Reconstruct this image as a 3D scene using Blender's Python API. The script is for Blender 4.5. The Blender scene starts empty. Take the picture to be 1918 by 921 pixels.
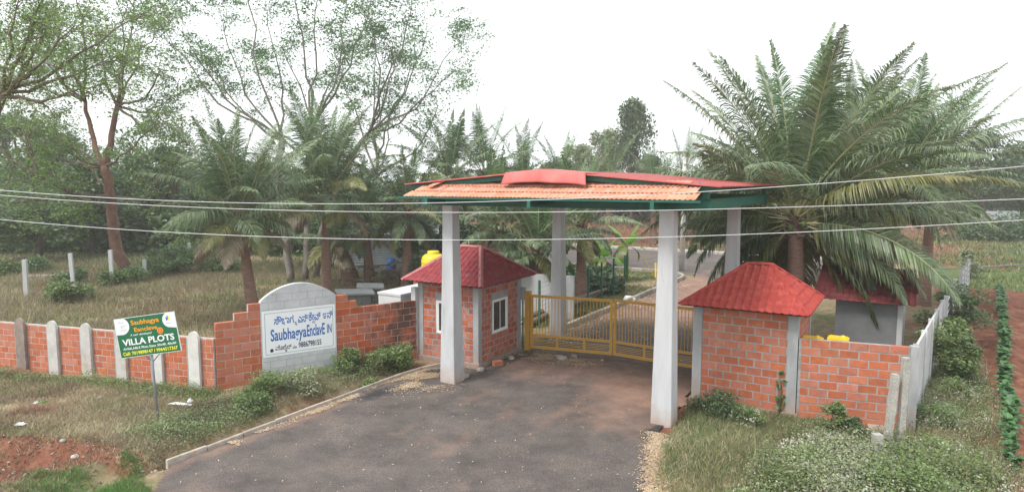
import bpy, math, random
import numpy as np
from mathutils import Vector, Matrix, Euler

# ------------------------------------------------------------------ camera, sky, sun, exposure
sc = bpy.context.scene
COL = sc.collection
CAM_H, PITCH, FOC = 6.4, math.radians(5.55), 1230.0       # metres, angle down, focal length in photo pixels
cd = bpy.data.cameras.new('camera')
cd.sensor_width = 36.0
cd.lens = 36.0 * FOC / 1918.0
cd.clip_start, cd.clip_end = 0.1, 3000.0
cam = bpy.data.objects.new('camera', cd)
COL.objects.link(cam)
cam.location = (0, 0, CAM_H)
cam.rotation_euler = (math.radians(90) - PITCH, 0, 0)
sc.camera = cam

SUN_EL, SUN_AZ = math.radians(55), math.radians(-128)      # azimuth from +Y towards +X
w = bpy.data.worlds.new('World')
sc.world = w
w.use_nodes = True
nt = w.node_tree
bg = nt.nodes['Background']
sky = nt.nodes.new('ShaderNodeTexSky')
sky.sky_type = 'NISHITA'
sky.sun_disc = False
sky.sun_elevation = SUN_EL
sky.sun_rotation = SUN_AZ
sky.dust_density = 4.0
mx = nt.nodes.new('ShaderNodeMix')
mx.data_type = 'RGBA'
mx.inputs[0].default_value = 0.93                          # a closed, bright layer of cloud over the sky
mx.inputs[7].default_value = (8.9, 9.35, 9.45, 1)
nt.links.new(sky.outputs[0], mx.inputs[6])
nt.links.new(mx.outputs[2], bg.inputs[0])
bg.inputs[1].default_value = 0.092
sl = bpy.data.lights.new('sun', 'SUN')
sl.energy = 1.9
sl.angle = math.radians(18)
sl.color = (1, 0.96, 0.9)
so = bpy.data.objects.new('sun', sl)
COL.objects.link(so)
sdir = Vector((math.sin(SUN_AZ) * math.cos(SUN_EL), math.cos(SUN_AZ) * math.cos(SUN_EL), math.sin(SUN_EL)))
so.rotation_euler = sdir.to_track_quat('Z', 'Y').to_euler()
vs = sc.view_settings
vs.view_transform = 'Standard'
vs.look = 'None'
vs.exposure = 0.88
vs.gamma = 1.0
cy = sc.cycles
cy.use_denoising = True
cy.max_bounces = 6
cy.diffuse_bounces = 3
cy.transmission_bounces = 3
cy.transparent_max_bounces = 8
cy.volume_bounces = 1

# ------------------------------------------------------------------ helpers
R = random.Random(7)
TH = -math.radians(31.1)                                   # the gateway stands turned by this much
U = np.array([math.cos(TH), math.sin(TH)])
W = np.array([-math.sin(TH), math.cos(TH)])
O = np.array([-1.93, 20.73])                               # foot of the front left pillar

def S(a, b, z=0.0):                                        # site grid (along the gate, into the estate) to world
    p = O + U * a + W * b
    return Vector((p[0], p[1], z))

def site(x, y):
    q0, q1 = x - O[0], y - O[1]
    return q0 * U[0] + q1 * U[1], q0 * W[0] + q1 * W[1]

def gp(px, py, z=0.0):                                     # ground point seen at a photo pixel
    X, Y = (px - 959) / FOC, -(py - 460.5) / FOC
    d = Vector((X, math.cos(PITCH) + Y * math.sin(PITCH), -math.sin(PITCH) + Y * math.cos(PITCH)))
    return d * ((z - CAM_H) / d.z) + Vector((0, 0, CAM_H))

def vp(px, py, y):                                         # point at world distance y seen at a photo pixel
    X, Y = (px - 959) / FOC, -(py - 460.5) / FOC
    d = Vector((X, math.cos(PITCH) + Y * math.sin(PITCH), -math.sin(PITCH) + Y * math.cos(PITCH)))
    return d * (y / d.y) + Vector((0, 0, CAM_H))

def tag(o, label=None, cat=None, group=None, kind=None):
    if label: o['label'] = label
    if cat: o['category'] = cat
    if group: o['group'] = group
    if kind: o['kind'] = kind
    return o

def thing(name, label, cat, loc=(0, 0, 0), rz=0.0, group=None):
    o = bpy.data.objects.new(name, None)
    COL.objects.link(o)
    o.location = loc
    o.rotation_euler = (0, 0, rz)
    o.empty_display_size = 0.2
    return tag(o, label, cat, group)

def link(name, me, parent=None, loc=(0, 0, 0), rot=(0, 0, 0), scale=(1, 1, 1), label=None):
    o = bpy.data.objects.new(name, me)
    COL.objects.link(o)
    o.parent = parent
    o.location = loc
    o.rotation_euler = rot
    o.scale = scale
    if label: o['label'] = label
    return o

def copy_tree(o, parent=None):
    c = o.copy()
    COL.objects.link(c)
    c.parent = parent
    for ch in list(KIDS.get(o.name, [])) or list(o.children):
        copy_tree(ch, c)
    return c
KIDS = {}

class MB:
    """collects geometry for one mesh"""
    def __init__(s):
        s.v, s.f, s.m, s.sm = [], [], [], []
    def add(s, vs, fs, mi=0, smooth=False):
        n = len(s.v)
        s.v.extend([tuple(x) for x in vs])
        for f in fs:
            s.f.append(tuple(i + n for i in f))
            s.m.append(mi)
            s.sm.append(smooth)
    def box(s, x0, x1, y0, y1, z0, z1, mi=0, M=None):
        vs = [Vector(p) for p in ((x0, y0, z0), (x1, y0, z0), (x1, y1, z0), (x0, y1, z0), (x0, y0, z1), (x1, y0, z1), (x1, y1, z1), (x0, y1, z1))]
        if M: vs = [M @ p for p in vs]
        s.add(vs, [(0, 3, 2, 1), (4, 5, 6, 7), (0, 1, 5, 4), (1, 2, 6, 5), (2, 3, 7, 6), (3, 0, 4, 7)], mi)
    def bar(s, p, q, wd, ht, mi=0, up=Vector((0, 0, 1))):
        p, q = Vector(p), Vector(q)
        d = (q - p).normalized()
        side = d.cross(up)
        if side.length < 1e-4: side = d.cross(Vector((1, 0, 0)))
        side.normalize()
        u2 = side.cross(d).normalized()
        a, b = side * wd / 2, u2 * ht / 2
        vs = [p - a - b, p + a - b, p + a + b, p - a + b, q - a - b, q + a - b, q + a + b, q - a + b]
        s.add(vs, [(3, 2, 1, 0), (4, 5, 6, 7), (0, 1, 5, 4), (1, 2, 6, 5), (2, 3, 7, 6), (3, 0, 4, 7)], mi)
    def tube(s, pts, rad, n=6, mi=0, cap=True):
        pts = [Vector(p) for p in pts]
        if not hasattr(rad, '__len__'): rad = [rad] * len(pts)
        base = len(s.v)
        prev = None
        for i, p in enumerate(pts):
            d = (pts[min(i + 1, len(pts) - 1)] - pts[max(i - 1, 0)])
            if d.length < 1e-6: d = Vector((0, 0, 1))
            d.normalize()
            if prev is None:
                prev = d.cross(Vector((0, 0, 1)))
                if prev.length < 1e-3: prev = d.cross(Vector((1, 0, 0)))
            prev = (prev - d * prev.dot(d)).normalized()
            b = d.cross(prev)
            for k in range(n):
                a = 2 * math.pi * k / n
                s.v.append(tuple(p + (prev * math.cos(a) + b * math.sin(a)) * rad[i]))
        for i in range(len(pts) - 1):
            for k in range(n):
                a, b2 = base + i * n + k, base + i * n + (k + 1) % n
                s.f.append((a, b2, b2 + n, a + n)); s.m.append(mi); s.sm.append(True)
        if cap:
            s.f.append(tuple(base + k for k in range(n))[::-1]); s.m.append(mi); s.sm.append(False)
            e = base + (len(pts) - 1) * n
            s.f.append(tuple(e + k for k in range(n))); s.m.append(mi); s.sm.append(False)
    def lathe(s, prof, n=20, c=(0, 0, 0), mi=0):
        base = len(s.v)
        for r, z in prof:
            for k in range(n):
                a = 2 * math.pi * k / n
                s.v.append((c[0] + r * math.cos(a), c[1] + r * math.sin(a), c[2] + z))
        for i in range(len(prof) - 1):
            for k in range(n):
                a, b2 = base + i * n + k, base + i * n + (k + 1) % n
                s.f.append((a, b2, b2 + n, a + n)); s.m.append(mi); s.sm.append(True)
    def mesh(s, name, mats):
        me = bpy.data.meshes.new(name)
        me.from_pydata(s.v, [], s.f)
        for m in (mats if isinstance(mats, (list, tuple)) else [mats]): me.materials.append(m)
        me.polygons.foreach_set('material_index', s.m)
        me.polygons.foreach_set('use_smooth', s.sm)
        me.update()
        return me
    def obj(s, name, mats, parent=None, loc=(0, 0, 0), rot=(0, 0, 0), label=None):
        return link(name, s.mesh(name, mats), parent, loc, rot, label=label)

def np_mesh(name, V, F, mats, mi=None, smooth=False):
    """V (n,3) float, F (m,k) int"""
    me = bpy.data.meshes.new(name)
    V = np.ascontiguousarray(V, dtype=np.float32)
    F = np.ascontiguousarray(F, dtype=np.int32)
    k = F.shape[1]
    me.vertices.add(len(V)); me.vertices.foreach_set('co', V.ravel())
    me.loops.add(F.size); me.loops.foreach_set('vertex_index', F.ravel())
    me.polygons.add(len(F))
    me.polygons.foreach_set('loop_start', np.arange(0, F.size, k, dtype=np.int32))
    me.polygons.foreach_set('loop_total', np.full(len(F), k, dtype=np.int32))
    for m in (mats if isinstance(mats, (list, tuple)) else [mats]): me.materials.append(m)
    if mi is not None: me.polygons.foreach_set('material_index', np.ascontiguousarray(mi, dtype=np.int32))
    if smooth: me.polygons.foreach_set('use_smooth', np.ones(len(F), dtype=bool))
    me.update(calc_edges=True)
    return me

# ------------------------------------------------------------------ materials
def mat(name, cols, scale=3.0, rough=0.85, bump=0.0, bscale=None, var=0.0, detail=6.0, coord='Object', metal=0.0,
        stain=None, translucent=0.0, spec=0.3, stretch=None, islands=0.0, warp=0.0, attr=None):
    """cols: list of (position, rgb) along a noise; stain: (rgb, scale, threshold, amount); var: per-object brightness spread"""
    m = bpy.data.materials.new(name)
    m.use_nodes = True
    t = m.node_tree
    N, L = t.nodes, t.links
    b = N['Principled BSDF']
    b.inputs['Roughness'].default_value = rough
    b.inputs['Metallic'].default_value = metal
    b.inputs['Specular IOR Level'].default_value = spec
    tc = N.new('ShaderNodeTexCoord')
    vec = tc.outputs[coord]
    if coord == 'World':
        pass
    if stretch:
        mp = N.new('ShaderNodeMapping'); mp.inputs['Scale'].default_value = stretch
        L.new(vec, mp.inputs[0]); vec = mp.outputs[0]
    oi = N.new('ShaderNodeObjectInfo')
    if var or islands or coord == 'Object':                # alike pieces must not share one pattern
        ml = N.new('ShaderNodeMath'); ml.operation = 'MULTIPLY'; ml.inputs[1].default_value = 37.0
        L.new(oi.outputs['Random'], ml.inputs[0])
        ad = N.new('ShaderNodeVectorMath'); ad.operation = 'ADD'
        L.new(vec, ad.inputs[0]); L.new(ml.outputs[0], ad.inputs[1]); vec = ad.outputs[0]
    n = N.new('ShaderNodeTexNoise')
    n.inputs['Scale'].default_value = scale
    n.inputs['Detail'].default_value = detail
    n.inputs['Roughness'].default_value = 0.62
    n.inputs['Distortion'].default_value = warp
    L.new(vec, n.inputs['Vector'])
    cr = N.new('ShaderNodeValToRGB')
    el = cr.color_ramp.elements
    while len(el) < len(cols): el.new(0.5)
    for e, (p, c) in zip(el, cols):
        e.position = p; e.color = (*c, 1)
    L.new(n.outputs[0], cr.inputs[0])
    col = cr.outputs[0]
    if stain:
        rgb, ssc, th, am = stain
        n2 = N.new('ShaderNodeTexNoise'); n2.inputs['Scale'].default_value = ssc; n2.inputs['Detail'].default_value = 8
        n2.inputs['Roughness'].default_value = 0.7
        L.new(vec, n2.inputs['Vector'])
        mr = N.new('ShaderNodeMapRange'); mr.inputs[1].default_value = th; mr.inputs[2].default_value = th + 0.12
        mr.inputs[4].default_value = am
        L.new(n2.outputs[0], mr.inputs[0])
        mm = N.new('ShaderNodeMix'); mm.data_type = 'RGBA'
        L.new(mr.outputs[0], mm.inputs[0]); L.new(col, mm.inputs[6]); mm.inputs[7].default_value = (*rgb, 1)
        col = mm.outputs[2]
    if var or islands:
        rnd = oi.outputs['Random']
        if islands:
            ge = N.new('ShaderNodeNewGeometry'); rnd = ge.outputs['Random Per Island']
        amt = var or islands
        mr = N.new('ShaderNodeMapRange'); mr.inputs[3].default_value = 1 - amt; mr.inputs[4].default_value = 1 + amt
        L.new(rnd, mr.inputs[0])
        hs = N.new('ShaderNodeHueSaturation')
        L.new(col, hs.inputs['Color']); L.new(mr.outputs[0], hs.inputs['Value'])
        m2 = N.new('ShaderNodeMapRange'); m2.inputs[3].default_value = 0.5 - amt * 0.02; m2.inputs[4].default_value = 0.5 + amt * 0.03
        w2 = N.new('ShaderNodeMath'); w2.operation = 'FRACT'
        w3 = N.new('ShaderNodeMath'); w3.operation = 'MULTIPLY'; w3.inputs[1].default_value = 7.77
        L.new(rnd, w3.inputs[0]); L.new(w3.outputs[0], w2.inputs[0]); L.new(w2.outputs[0], m2.inputs[0])
        L.new(m2.outputs[0], hs.inputs['Hue'])
        m3 = N.new('ShaderNodeMapRange'); m3.inputs[3].default_value = 1 - amt * 0.9; m3.inputs[4].default_value = 1 + amt * 0.5
        w4 = N.new('ShaderNodeMath'); w4.operation = 'FRACT'
        w5 = N.new('ShaderNodeMath'); w5.operation = 'MULTIPLY'; w5.inputs[1].default_value = 13.3
        L.new(rnd, w5.inputs[0]); L.new(w5.outputs[0], w4.inputs[0]); L.new(w4.outputs[0], m3.inputs[0])
        L.new(m3.outputs[0], hs.inputs['Saturation'])
        col = hs.outputs[0]
    L.new(col, b.inputs['Base Color'])
    if bump:
        nb = N.new('ShaderNodeTexNoise'); nb.inputs['Scale'].default_value = bscale or scale * 6; nb.inputs['Detail'].default_value = 8
        L.new(vec, nb.inputs['Vector'])
        bp = N.new('ShaderNodeBump'); bp.inputs['Strength'].default_value = bump; bp.inputs['Distance'].default_value = 0.02
        L.new(nb.outputs[0], bp.inputs['Height']); L.new(bp.outputs[0], b.inputs['Normal'])
    if translucent:
        tr = N.new('ShaderNodeBsdfTranslucent'); L.new(col, tr.inputs[0])
        ms = N.new('ShaderNodeMixShader'); ms.inputs[0].default_value = translucent
        L.new(b.outputs[0], ms.inputs[1]); L.new(tr.outputs[0], ms.inputs[2])
        L.new(ms.outputs[0], N['Material Output'].inputs[0])
    return m

def zdirt(m, rgb, z0, z1, amount=0.8, sc_=3.0):
    """splashed soil on the foot of a thing, in its own (object) height"""
    t = m.node_tree; N, L = t.nodes, t.links
    b = N['Principled BSDF']
    src = b.inputs['Base Color'].links[0].from_socket
    tc = N.new('ShaderNodeNewGeometry'); sp = N.new('ShaderNodeSeparateXYZ'); L.new(tc.outputs['Position'], sp.inputs[0])
    n = N.new('ShaderNodeTexNoise'); n.inputs['Scale'].default_value = sc_; n.inputs['Detail'].default_value = 7
    L.new(tc.outputs['Position'], n.inputs['Vector'])
    ml = N.new('ShaderNodeMath'); ml.operation = 'MULTIPLY_ADD'; ml.inputs[1].default_value = -(z1 - z0) * 1.6; 
    L.new(n.outputs[0], ml.inputs[0]); L.new(sp.outputs[2], ml.inputs[2])
    mr = N.new('ShaderNodeMapRange'); mr.inputs[1].default_value = z0 - (z1 - z0) * 0.8; mr.inputs[2].default_value = z1 - (z1 - z0) * 0.8
    mr.inputs[3].default_value = amount; mr.inputs[4].default_value = 0
    L.new(ml.outputs[0], mr.inputs[0])
    mm = N.new('ShaderNodeMix'); mm.data_type = 'RGBA'
    L.new(mr.outputs[0], mm.inputs[0]); L.new(src, mm.inputs[6]); mm.inputs[7].default_value = (*rgb, 1)
    L.new(mm.outputs[2], b.inputs['Base Color'])
    return m

SOIL = (0.34, 0.17, 0.10)
M = {}
M['brick'] = zdirt(mat('clay_brick', [(0.3, (0.38, 0.115, 0.060)), (0.55, (0.46, 0.145, 0.078)), (0.75, (0.51, 0.19, 0.11))], 5, 0.9, 0.3, 30, var=0.12,
                 stain=((0.45, 0.30, 0.255), 3.0, 0.60, 0.40)), (0.48, 0.17, 0.09), 0.0, 0.35, 0.6)
M['brick_old'] = zdirt(mat('weathered_clay_brick', [(0.3, (0.30, 0.085, 0.05)), (0.55, (0.45, 0.125, 0.07)), (0.75, (0.50, 0.19, 0.12))], 5, 0.9, 0.3, 30, var=0.18,
                     stain=((0.36, 0.32, 0.30), 3.0, 0.54, 0.8)), (0.40, 0.19, 0.12), 0.0, 0.4, 0.6)
def mould_mask(m, cx, cy_, cz, rad, rgb=(0.045, 0.038, 0.032), amount=0.92):
    t = m.node_tree; N, L = t.nodes, t.links
    b = N['Principled BSDF']; src = b.inputs['Base Color'].links[0].from_socket
    g = N.new('ShaderNodeNewGeometry')
    ds = N.new('ShaderNodeVectorMath'); ds.operation = 'DISTANCE'; L.new(g.outputs['Position'], ds.inputs[0]); ds.inputs[1].default_value = (cx, cy_, cz)
    n = N.new('ShaderNodeTexNoise'); n.inputs['Scale'].default_value = 1.9; n.inputs['Detail'].default_value = 7; n.inputs['Roughness'].default_value = 0.65
    L.new(g.outputs['Position'], n.inputs['Vector'])
    ma = N.new('ShaderNodeMath'); ma.operation = 'MULTIPLY_ADD'; ma.inputs[1].default_value = -4.2; L.new(n.outputs[0], ma.inputs[0]); L.new(ds.outputs['Value'], ma.inputs[2])
    mr = N.new('ShaderNodeMapRange'); mr.inputs[1].default_value = rad - 2.1 - 0.35; mr.inputs[2].default_value = rad - 2.1 + 0.35; mr.inputs[3].default_value = amount; mr.inputs[4].default_value = 0
    L.new(ma.outputs[0], mr.inputs[0])
    mm = N.new('ShaderNodeMix'); mm.data_type = 'RGBA'; L.new(mr.outputs[0], mm.inputs[0]); L.new(src, mm.inputs[6]); mm.inputs[7].default_value = (*rgb, 1)
    L.new(mm.outputs[2], b.inputs['Base Color']); return m
M['mortar'] = zdirt(mat('cement_mortar', [(0.3, (0.24, 0.235, 0.24)), (0.7, (0.38, 0.375, 0.38))], 6, 0.95, 0.6, 40), SOIL, 0.0, 0.3, 0.6)
M['brick_black'] = mould_mask(mat('mouldy_brick', [(0.3, (0.30, 0.09, 0.05)), (0.55, (0.44, 0.12, 0.06)), (0.8, (0.48, 0.15, 0.08))], 4, 0.95, 0.3, 30, var=0.15), *S(-3.05, 1.0, 1.5), 0.72, amount=0.8)
M['mortar_pale'] = zdirt(mat('pale_mortar', [(0.3, (0.38, 0.34, 0.32)), (0.7, (0.54, 0.51, 0.49))], 6, 0.95, 0.6, 40), SOIL, 0.0, 0.3, 0.6)
M['conc'] = zdirt(mat('cast_concrete', [(0.25, (0.40, 0.41, 0.42)), (0.5, (0.50, 0.51, 0.53)), (0.8, (0.57, 0.57, 0.58))], 1.6, 0.9, 0.25, 25,
                stain=((0.27, 0.26, 0.26), 2.0, 0.57, 0.6), stretch=(1.6, 1.6, 0.25)), (0.40, 0.27, 0.20), -0.05, 0.6, 0.75)
M['conc_dark'] = zdirt(mat('grey_cement_column', [(0.3, (0.27, 0.28, 0.29)), (0.7, (0.40, 0.41, 0.42))], 2.5, 0.92, 0.35, 30,
                     stain=((0.22, 0.22, 0.23), 1.5, 0.58, 0.5), stretch=(1, 1, 0.4)), (0.40, 0.27, 0.20), 0.0, 0.7, 0.6)
M['plaster_dark'] = mat('dark_grey_plaster', [(0.3, (0.15, 0.155, 0.165)), (0.7, (0.22, 0.225, 0.24))], 1.2, 0.95, 0.3, 20, stain=((0.26, 0.25, 0.25), 0.9, 0.56, 0.5))
M['white_conc'] = zdirt(mat('whitewashed_concrete', [(0.3, (0.48, 0.49, 0.50)), (0.7, (0.62, 0.63, 0.64))], 2.0, 0.9, 0.2, 20,
                      stain=((0.36, 0.36, 0.36), 1.6, 0.60, 0.6)), (0.38, 0.27, 0.21), 0.0, 0.45, 0.6)
M['post_conc'] = mat('precast_post', [(0.3, (0.48, 0.47, 0.45)), (0.7, (0.64, 0.63, 0.61))], 3.0, 0.9, 0.5, 40, var=0.12,
                     stain=((0.46, 0.32, 0.22), 1.4, 0.56, 0.7))
M['post_brown'] = mat('stained_post', [(0.3, (0.17, 0.14, 0.125)), (0.7, (0.33, 0.27, 0.23))], 3.0, 0.9, 0.5, 40)
M['granite'] = mat('rough_granite', [(0.3, (0.26, 0.25, 0.22)), (0.5, (0.42, 0.41, 0.37)), (0.75, (0.56, 0.55, 0.50))], 22, 0.95, 0.9, 50)
M['green'] = mat('green_steel', [(0.3, (0.008, 0.10, 0.075)), (0.7, (0.015, 0.15, 0.11))], 4, 0.45, 0.05, 30, spec=0.5, stain=((0.05, 0.09, 0.07), 3, 0.6, 0.5))
M['tile'] = mat('clay_roof_tile', [(0.3, (0.52, 0.20, 0.125)), (0.6, (0.62, 0.28, 0.185)), (0.8, (0.66, 0.36, 0.26))], 9, 0.75, 0.25, 40, var=0.10, stain=((0.62, 0.42, 0.33), 4, 0.56, 0.6))
M['redsheet'] = mat('red_roof_sheet', [(0.3, (0.28, 0.045, 0.04)), (0.7, (0.38, 0.075, 0.065))], 2, 0.5, 0.05, 20, spec=0.4, stain=((0.40, 0.16, 0.14), 2, 0.58, 0.5))
M['flap'] = mat('red_flashing', [(0.3, (0.46, 0.10, 0.09)), (0.7, (0.56, 0.155, 0.14))], 2.2, 0.55, 0.1, 8, spec=0.4, stain=((0.68, 0.30, 0.26), 1.8, 0.58, 0.6))
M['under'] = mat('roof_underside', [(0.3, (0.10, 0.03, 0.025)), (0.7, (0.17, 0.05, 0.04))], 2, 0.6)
M['hutroof'] = mat('maroon_tile_sheet', [(0.3, (0.19, 0.032, 0.040)), (0.55, (0.28, 0.05, 0.058)), (0.75, (0.37, 0.095, 0.095))], 6, 0.82, 0.35, 30, spec=0.2,
                   stain=((0.17, 0.12, 0.11), 4.0, 0.54, 0.75))
M['hutroof2'] = mat('bright_red_tile_sheet', [(0.3, (0.28, 0.040, 0.035)), (0.55, (0.38, 0.060, 0.048)), (0.75, (0.45, 0.12, 0.09))], 6, 0.82, 0.35, 30, spec=0.2,
                    stain=((0.13, 0.075, 0.075), 5.5, 0.575, 0.85))
M['hutroof3'] = mat('dark_red_tile_sheet', [(0.3, (0.13, 0.025, 0.03)), (0.7, (0.24, 0.05, 0.05))], 4, 0.6, 0.25, 30, stain=((0.10, 0.09, 0.08), 3, 0.55, 0.8))
M['hip'] = mat('ridge_cap_pink', [(0.3, (0.38, 0.12, 0.12)), (0.7, (0.48, 0.20, 0.18))], 4, 0.6, 0.1, 30, stain=((0.36, 0.10, 0.10), 4, 0.55, 0.7))
M['ochre'] = mat('ochre_gate_paint', [(0.3, (0.52, 0.28, 0.04)), (0.7, (0.60, 0.335, 0.055))], 3, 0.5, 0.05, 30, spec=0.4, stain=((0.40, 0.19, 0.05), 4, 0.60, 0.6))
M['upvc'] = mat('white_window_frame', [(0.3, (0.78, 0.78, 0.77)), (0.7, (0.82, 0.82, 0.82))], 2, 0.4, spec=0.5)
M['glass'] = mat('dark_window_pane', [(0.3, (0.035, 0.035, 0.037)), (0.7, (0.055, 0.055, 0.057))], 2, 0.25, spec=0.5)
M['whitepaint'] = mat('white_sign_paint', [(0.3, (0.82, 0.85, 0.90)), (0.7, (0.86, 0.89, 0.92))], 1.5, 0.8, 0.25, 25)
M['slab'] = mat('painted_slab_cement', [(0.3, (0.42, 0.44, 0.46)), (0.6, (0.56, 0.58, 0.60)), (0.8, (0.62, 0.63, 0.65))], 1.8, 0.92, 0.35, 20,
                stain=((0.24, 0.25, 0.26), 5.0, 0.61, 0.7))
M['blue'] = mat('blue_lettering', [(0.3, (0.015, 0.115, 0.42)), (0.7, (0.025, 0.16, 0.50))], 5, 0.8)
M['navy'] = mat('dark_lettering', [(0.3, (0.02, 0.02, 0.05)), (0.7, (0.04, 0.04, 0.08))], 5, 0.8)
M['darkline'] = mat('green_grey_line', [(0.3, (0.22, 0.30, 0.28)), (0.7, (0.30, 0.38, 0.35))], 5, 0.8)
M['boardgreen'] = mat('board_green', [(0.3, (0.012, 0.13, 0.055)), (0.7, (0.016, 0.155, 0.068))], 2, 0.45, spec=0.4)
M['boardwhite'] = mat('board_white', [(0.3, (0.78, 0.80, 0.82)), (0.7, (0.82, 0.84, 0.86))], 2, 0.45)
M['orange'] = mat('board_orange', [(0.3, (0.80, 0.34, 0.03)), (0.7, (0.85, 0.38, 0.04))], 2, 0.45)
M['yellowink'] = mat('board_yellow', [(0.3, (0.80, 0.78, 0.05)), (0.7, (0.85, 0.82, 0.07))], 2, 0.45)
M['redink'] = mat('board_red', [(0.3, (0.55, 0.06, 0.04)), (0.7, (0.60, 0.08, 0.05))], 2, 0.45)
M['greyink'] = mat('board_grey', [(0.3, (0.35, 0.42, 0.50)), (0.7, (0.40, 0.46, 0.55))], 2, 0.45)
M['steel'] = mat('dull_steel', [(0.3, (0.20, 0.22, 0.26)), (0.7, (0.28, 0.30, 0.34))], 5, 0.5, metal=0.3)
M['wire'] = mat('aluminium_wire', [(0.3, (0.55, 0.56, 0.57)), (0.7, (0.66, 0.66, 0.67))], 5, 0.5, spec=0.5)
M['yellow'] = mat('yellow_plastic', [(0.3, (0.78, 0.50, 0.02)), (0.7, (0.84, 0.58, 0.03))], 2, 0.4, spec=0.5, stain=((0.62, 0.42, 0.05), 4, 0.58, 0.6))
M['bluep'] = mat('blue_plastic', [(0.3, (0.02, 0.13, 0.42)), (0.7, (0.03, 0.18, 0.52))], 2, 0.45)
M['zinc'] = mat('corrugated_zinc', [(0.3, (0.30, 0.33, 0.36)), (0.7, (0.45, 0.48, 0.50))], 2, 0.5, metal=0.2)
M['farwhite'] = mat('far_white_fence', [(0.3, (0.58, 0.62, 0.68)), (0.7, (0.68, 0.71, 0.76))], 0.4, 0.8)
M['stone'] = mat('kerb_stone', [(0.3, (0.30, 0.26, 0.23)), (0.6, (0.43, 0.38, 0.335)), (0.8, (0.52, 0.48, 0.44))], 5, 0.95, 0.6, 30, var=0.12, stain=((0.46, 0.28, 0.19), 2, 0.55, 0.7))
M['rock'] = mat('grey_rock', [(0.3, (0.28, 0.25, 0.22)), (0.7, (0.48, 0.44, 0.40))], 5, 0.95, 0.9, 20, var=0.2)
M['paper'] = mat('white_litter', [(0.3, (0.72, 0.74, 0.76)), (0.7, (0.80, 0.82, 0.84))], 6, 0.6)
M['timber'] = mat('weathered_timber', [(0.3, (0.12, 0.09, 0.07)), (0.7, (0.27, 0.22, 0.18))], 6, 0.9, 0.5, 30, stretch=(0.2, 2, 2))
# foliage
def leafmat(name, c1, c2, c3, isl=0.3, tr=0.3, scale=0.6):
    return mat(name, [(0.3, c1), (0.52, c2), (0.75, c3)], scale, 0.45, spec=0.45, translucent=tr, islands=isl, detail=3)
M['palm'] = leafmat('palm_leaflet', (0.09, 0.145, 0.07), (0.16, 0.225, 0.11), (0.28, 0.35, 0.20), 0.45, 0.25)
M['palm_young'] = leafmat('young_palm_leaflet', (0.06, 0.125, 0.045), (0.10, 0.19, 0.065), (0.16, 0.26, 0.09), 0.25, 0.25)
M['palm_dry'] = leafmat('dry_palm_leaflet', (0.22, 0.175, 0.12), (0.33, 0.27, 0.19), (0.43, 0.37, 0.28), 0.3, 0.15)
M['palm_yel'] = leafmat('yellowing_palm_leaflet', (0.13, 0.15, 0.05), (0.22, 0.22, 0.075), (0.32, 0.28, 0.12), 0.3, 0.25)
M['rachis'] = mat('palm_rib', [(0.3, (0.26, 0.27, 0.13)), (0.7, (0.40, 0.39, 0.21))], 2, 0.6)
M['palmtrunk'] = mat('palm_trunk', [(0.3, (0.18, 0.11, 0.085)), (0.6, (0.29, 0.18, 0.14)), (0.8, (0.38, 0.27, 0.22))], 3, 0.95, 0.8, 14, stretch=(1, 1, 5))
M['barkred'] = mat('reddish_bark', [(0.3, (0.13, 0.07, 0.052)), (0.7, (0.25, 0.135, 0.10))], 2, 0.95, 0.6, 12)
M['bark'] = mat('brown_bark', [(0.3, (0.10, 0.075, 0.06)), (0.7, (0.20, 0.15, 0.12))], 2, 0.95, 0.6, 12)
M['barkgrey'] = mat('grey_bark', [(0.3, (0.17, 0.155, 0.14)), (0.7, (0.30, 0.27, 0.24))], 2, 0.95, 0.6, 12)
M['leaf_rain'] = leafmat('rain_tree_leaf', (0.08, 0.16, 0.06), (0.13, 0.25, 0.085), (0.19, 0.33, 0.12), 0.35, 0.35)
M['leaf_yel'] = leafmat('yellow_green_leaf', (0.10, 0.18, 0.045), (0.16, 0.27, 0.065), (0.27, 0.36, 0.08), 0.4, 0.35)
M['leaf_dark'] = leafmat('dark_leaf', (0.055, 0.095, 0.042), (0.092, 0.148, 0.062), (0.15, 0.215, 0.095), 0.35, 0.2)
M['leaf_mid'] = leafmat('mid_green_leaf', (0.08, 0.145, 0.058), (0.14, 0.225, 0.085), (0.21, 0.30, 0.125), 0.35, 0.25)
M['leaf_bright'] = leafmat('bright_green_leaf', (0.09, 0.18, 0.04), (0.14, 0.27, 0.06), (0.22, 0.36, 0.09), 0.3, 0.35)
M['leaf_bush'] = leafmat('bush_leaf', (0.10, 0.155, 0.05), (0.165, 0.24, 0.075), (0.25, 0.32, 0.12), 0.35, 0.25)
M['leaf_grey'] = leafmat('grey_green_leaf', (0.15, 0.19, 0.10), (0.25, 0.29, 0.155), (0.37, 0.39, 0.23), 0.3, 0.2)
M['flower'] = leafmat('white_flower', (0.40, 0.39, 0.31), (0.54, 0.53, 0.44), (0.68, 0.68, 0.61), 0.25, 0.2)
M['banana'] = leafmat('banana_leaf', (0.11, 0.25, 0.04), (0.18, 0.36, 0.06), (0.28, 0.46, 0.10), 0.2, 0.4)
M['crop'] = leafmat('crop_leaf', (0.045, 0.12, 0.04), (0.075, 0.18, 0.055), (0.13, 0.26, 0.09), 0.3, 0.3)
M['grass_g'] = leafmat('green_grass', (0.09, 0.135, 0.04), (0.15, 0.205, 0.06), (0.22, 0.27, 0.10), 0.35, 0.25)
M['grass_b'] = leafmat('bright_grass', (0.10, 0.19, 0.045), (0.15, 0.27, 0.065), (0.20, 0.33, 0.10), 0.3, 0.3)
M['grass_d'] = leafmat('dry_grass', (0.24, 0.195, 0.105), (0.36, 0.30, 0.175), (0.48, 0.42, 0.27), 0.35, 0.2)
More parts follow.
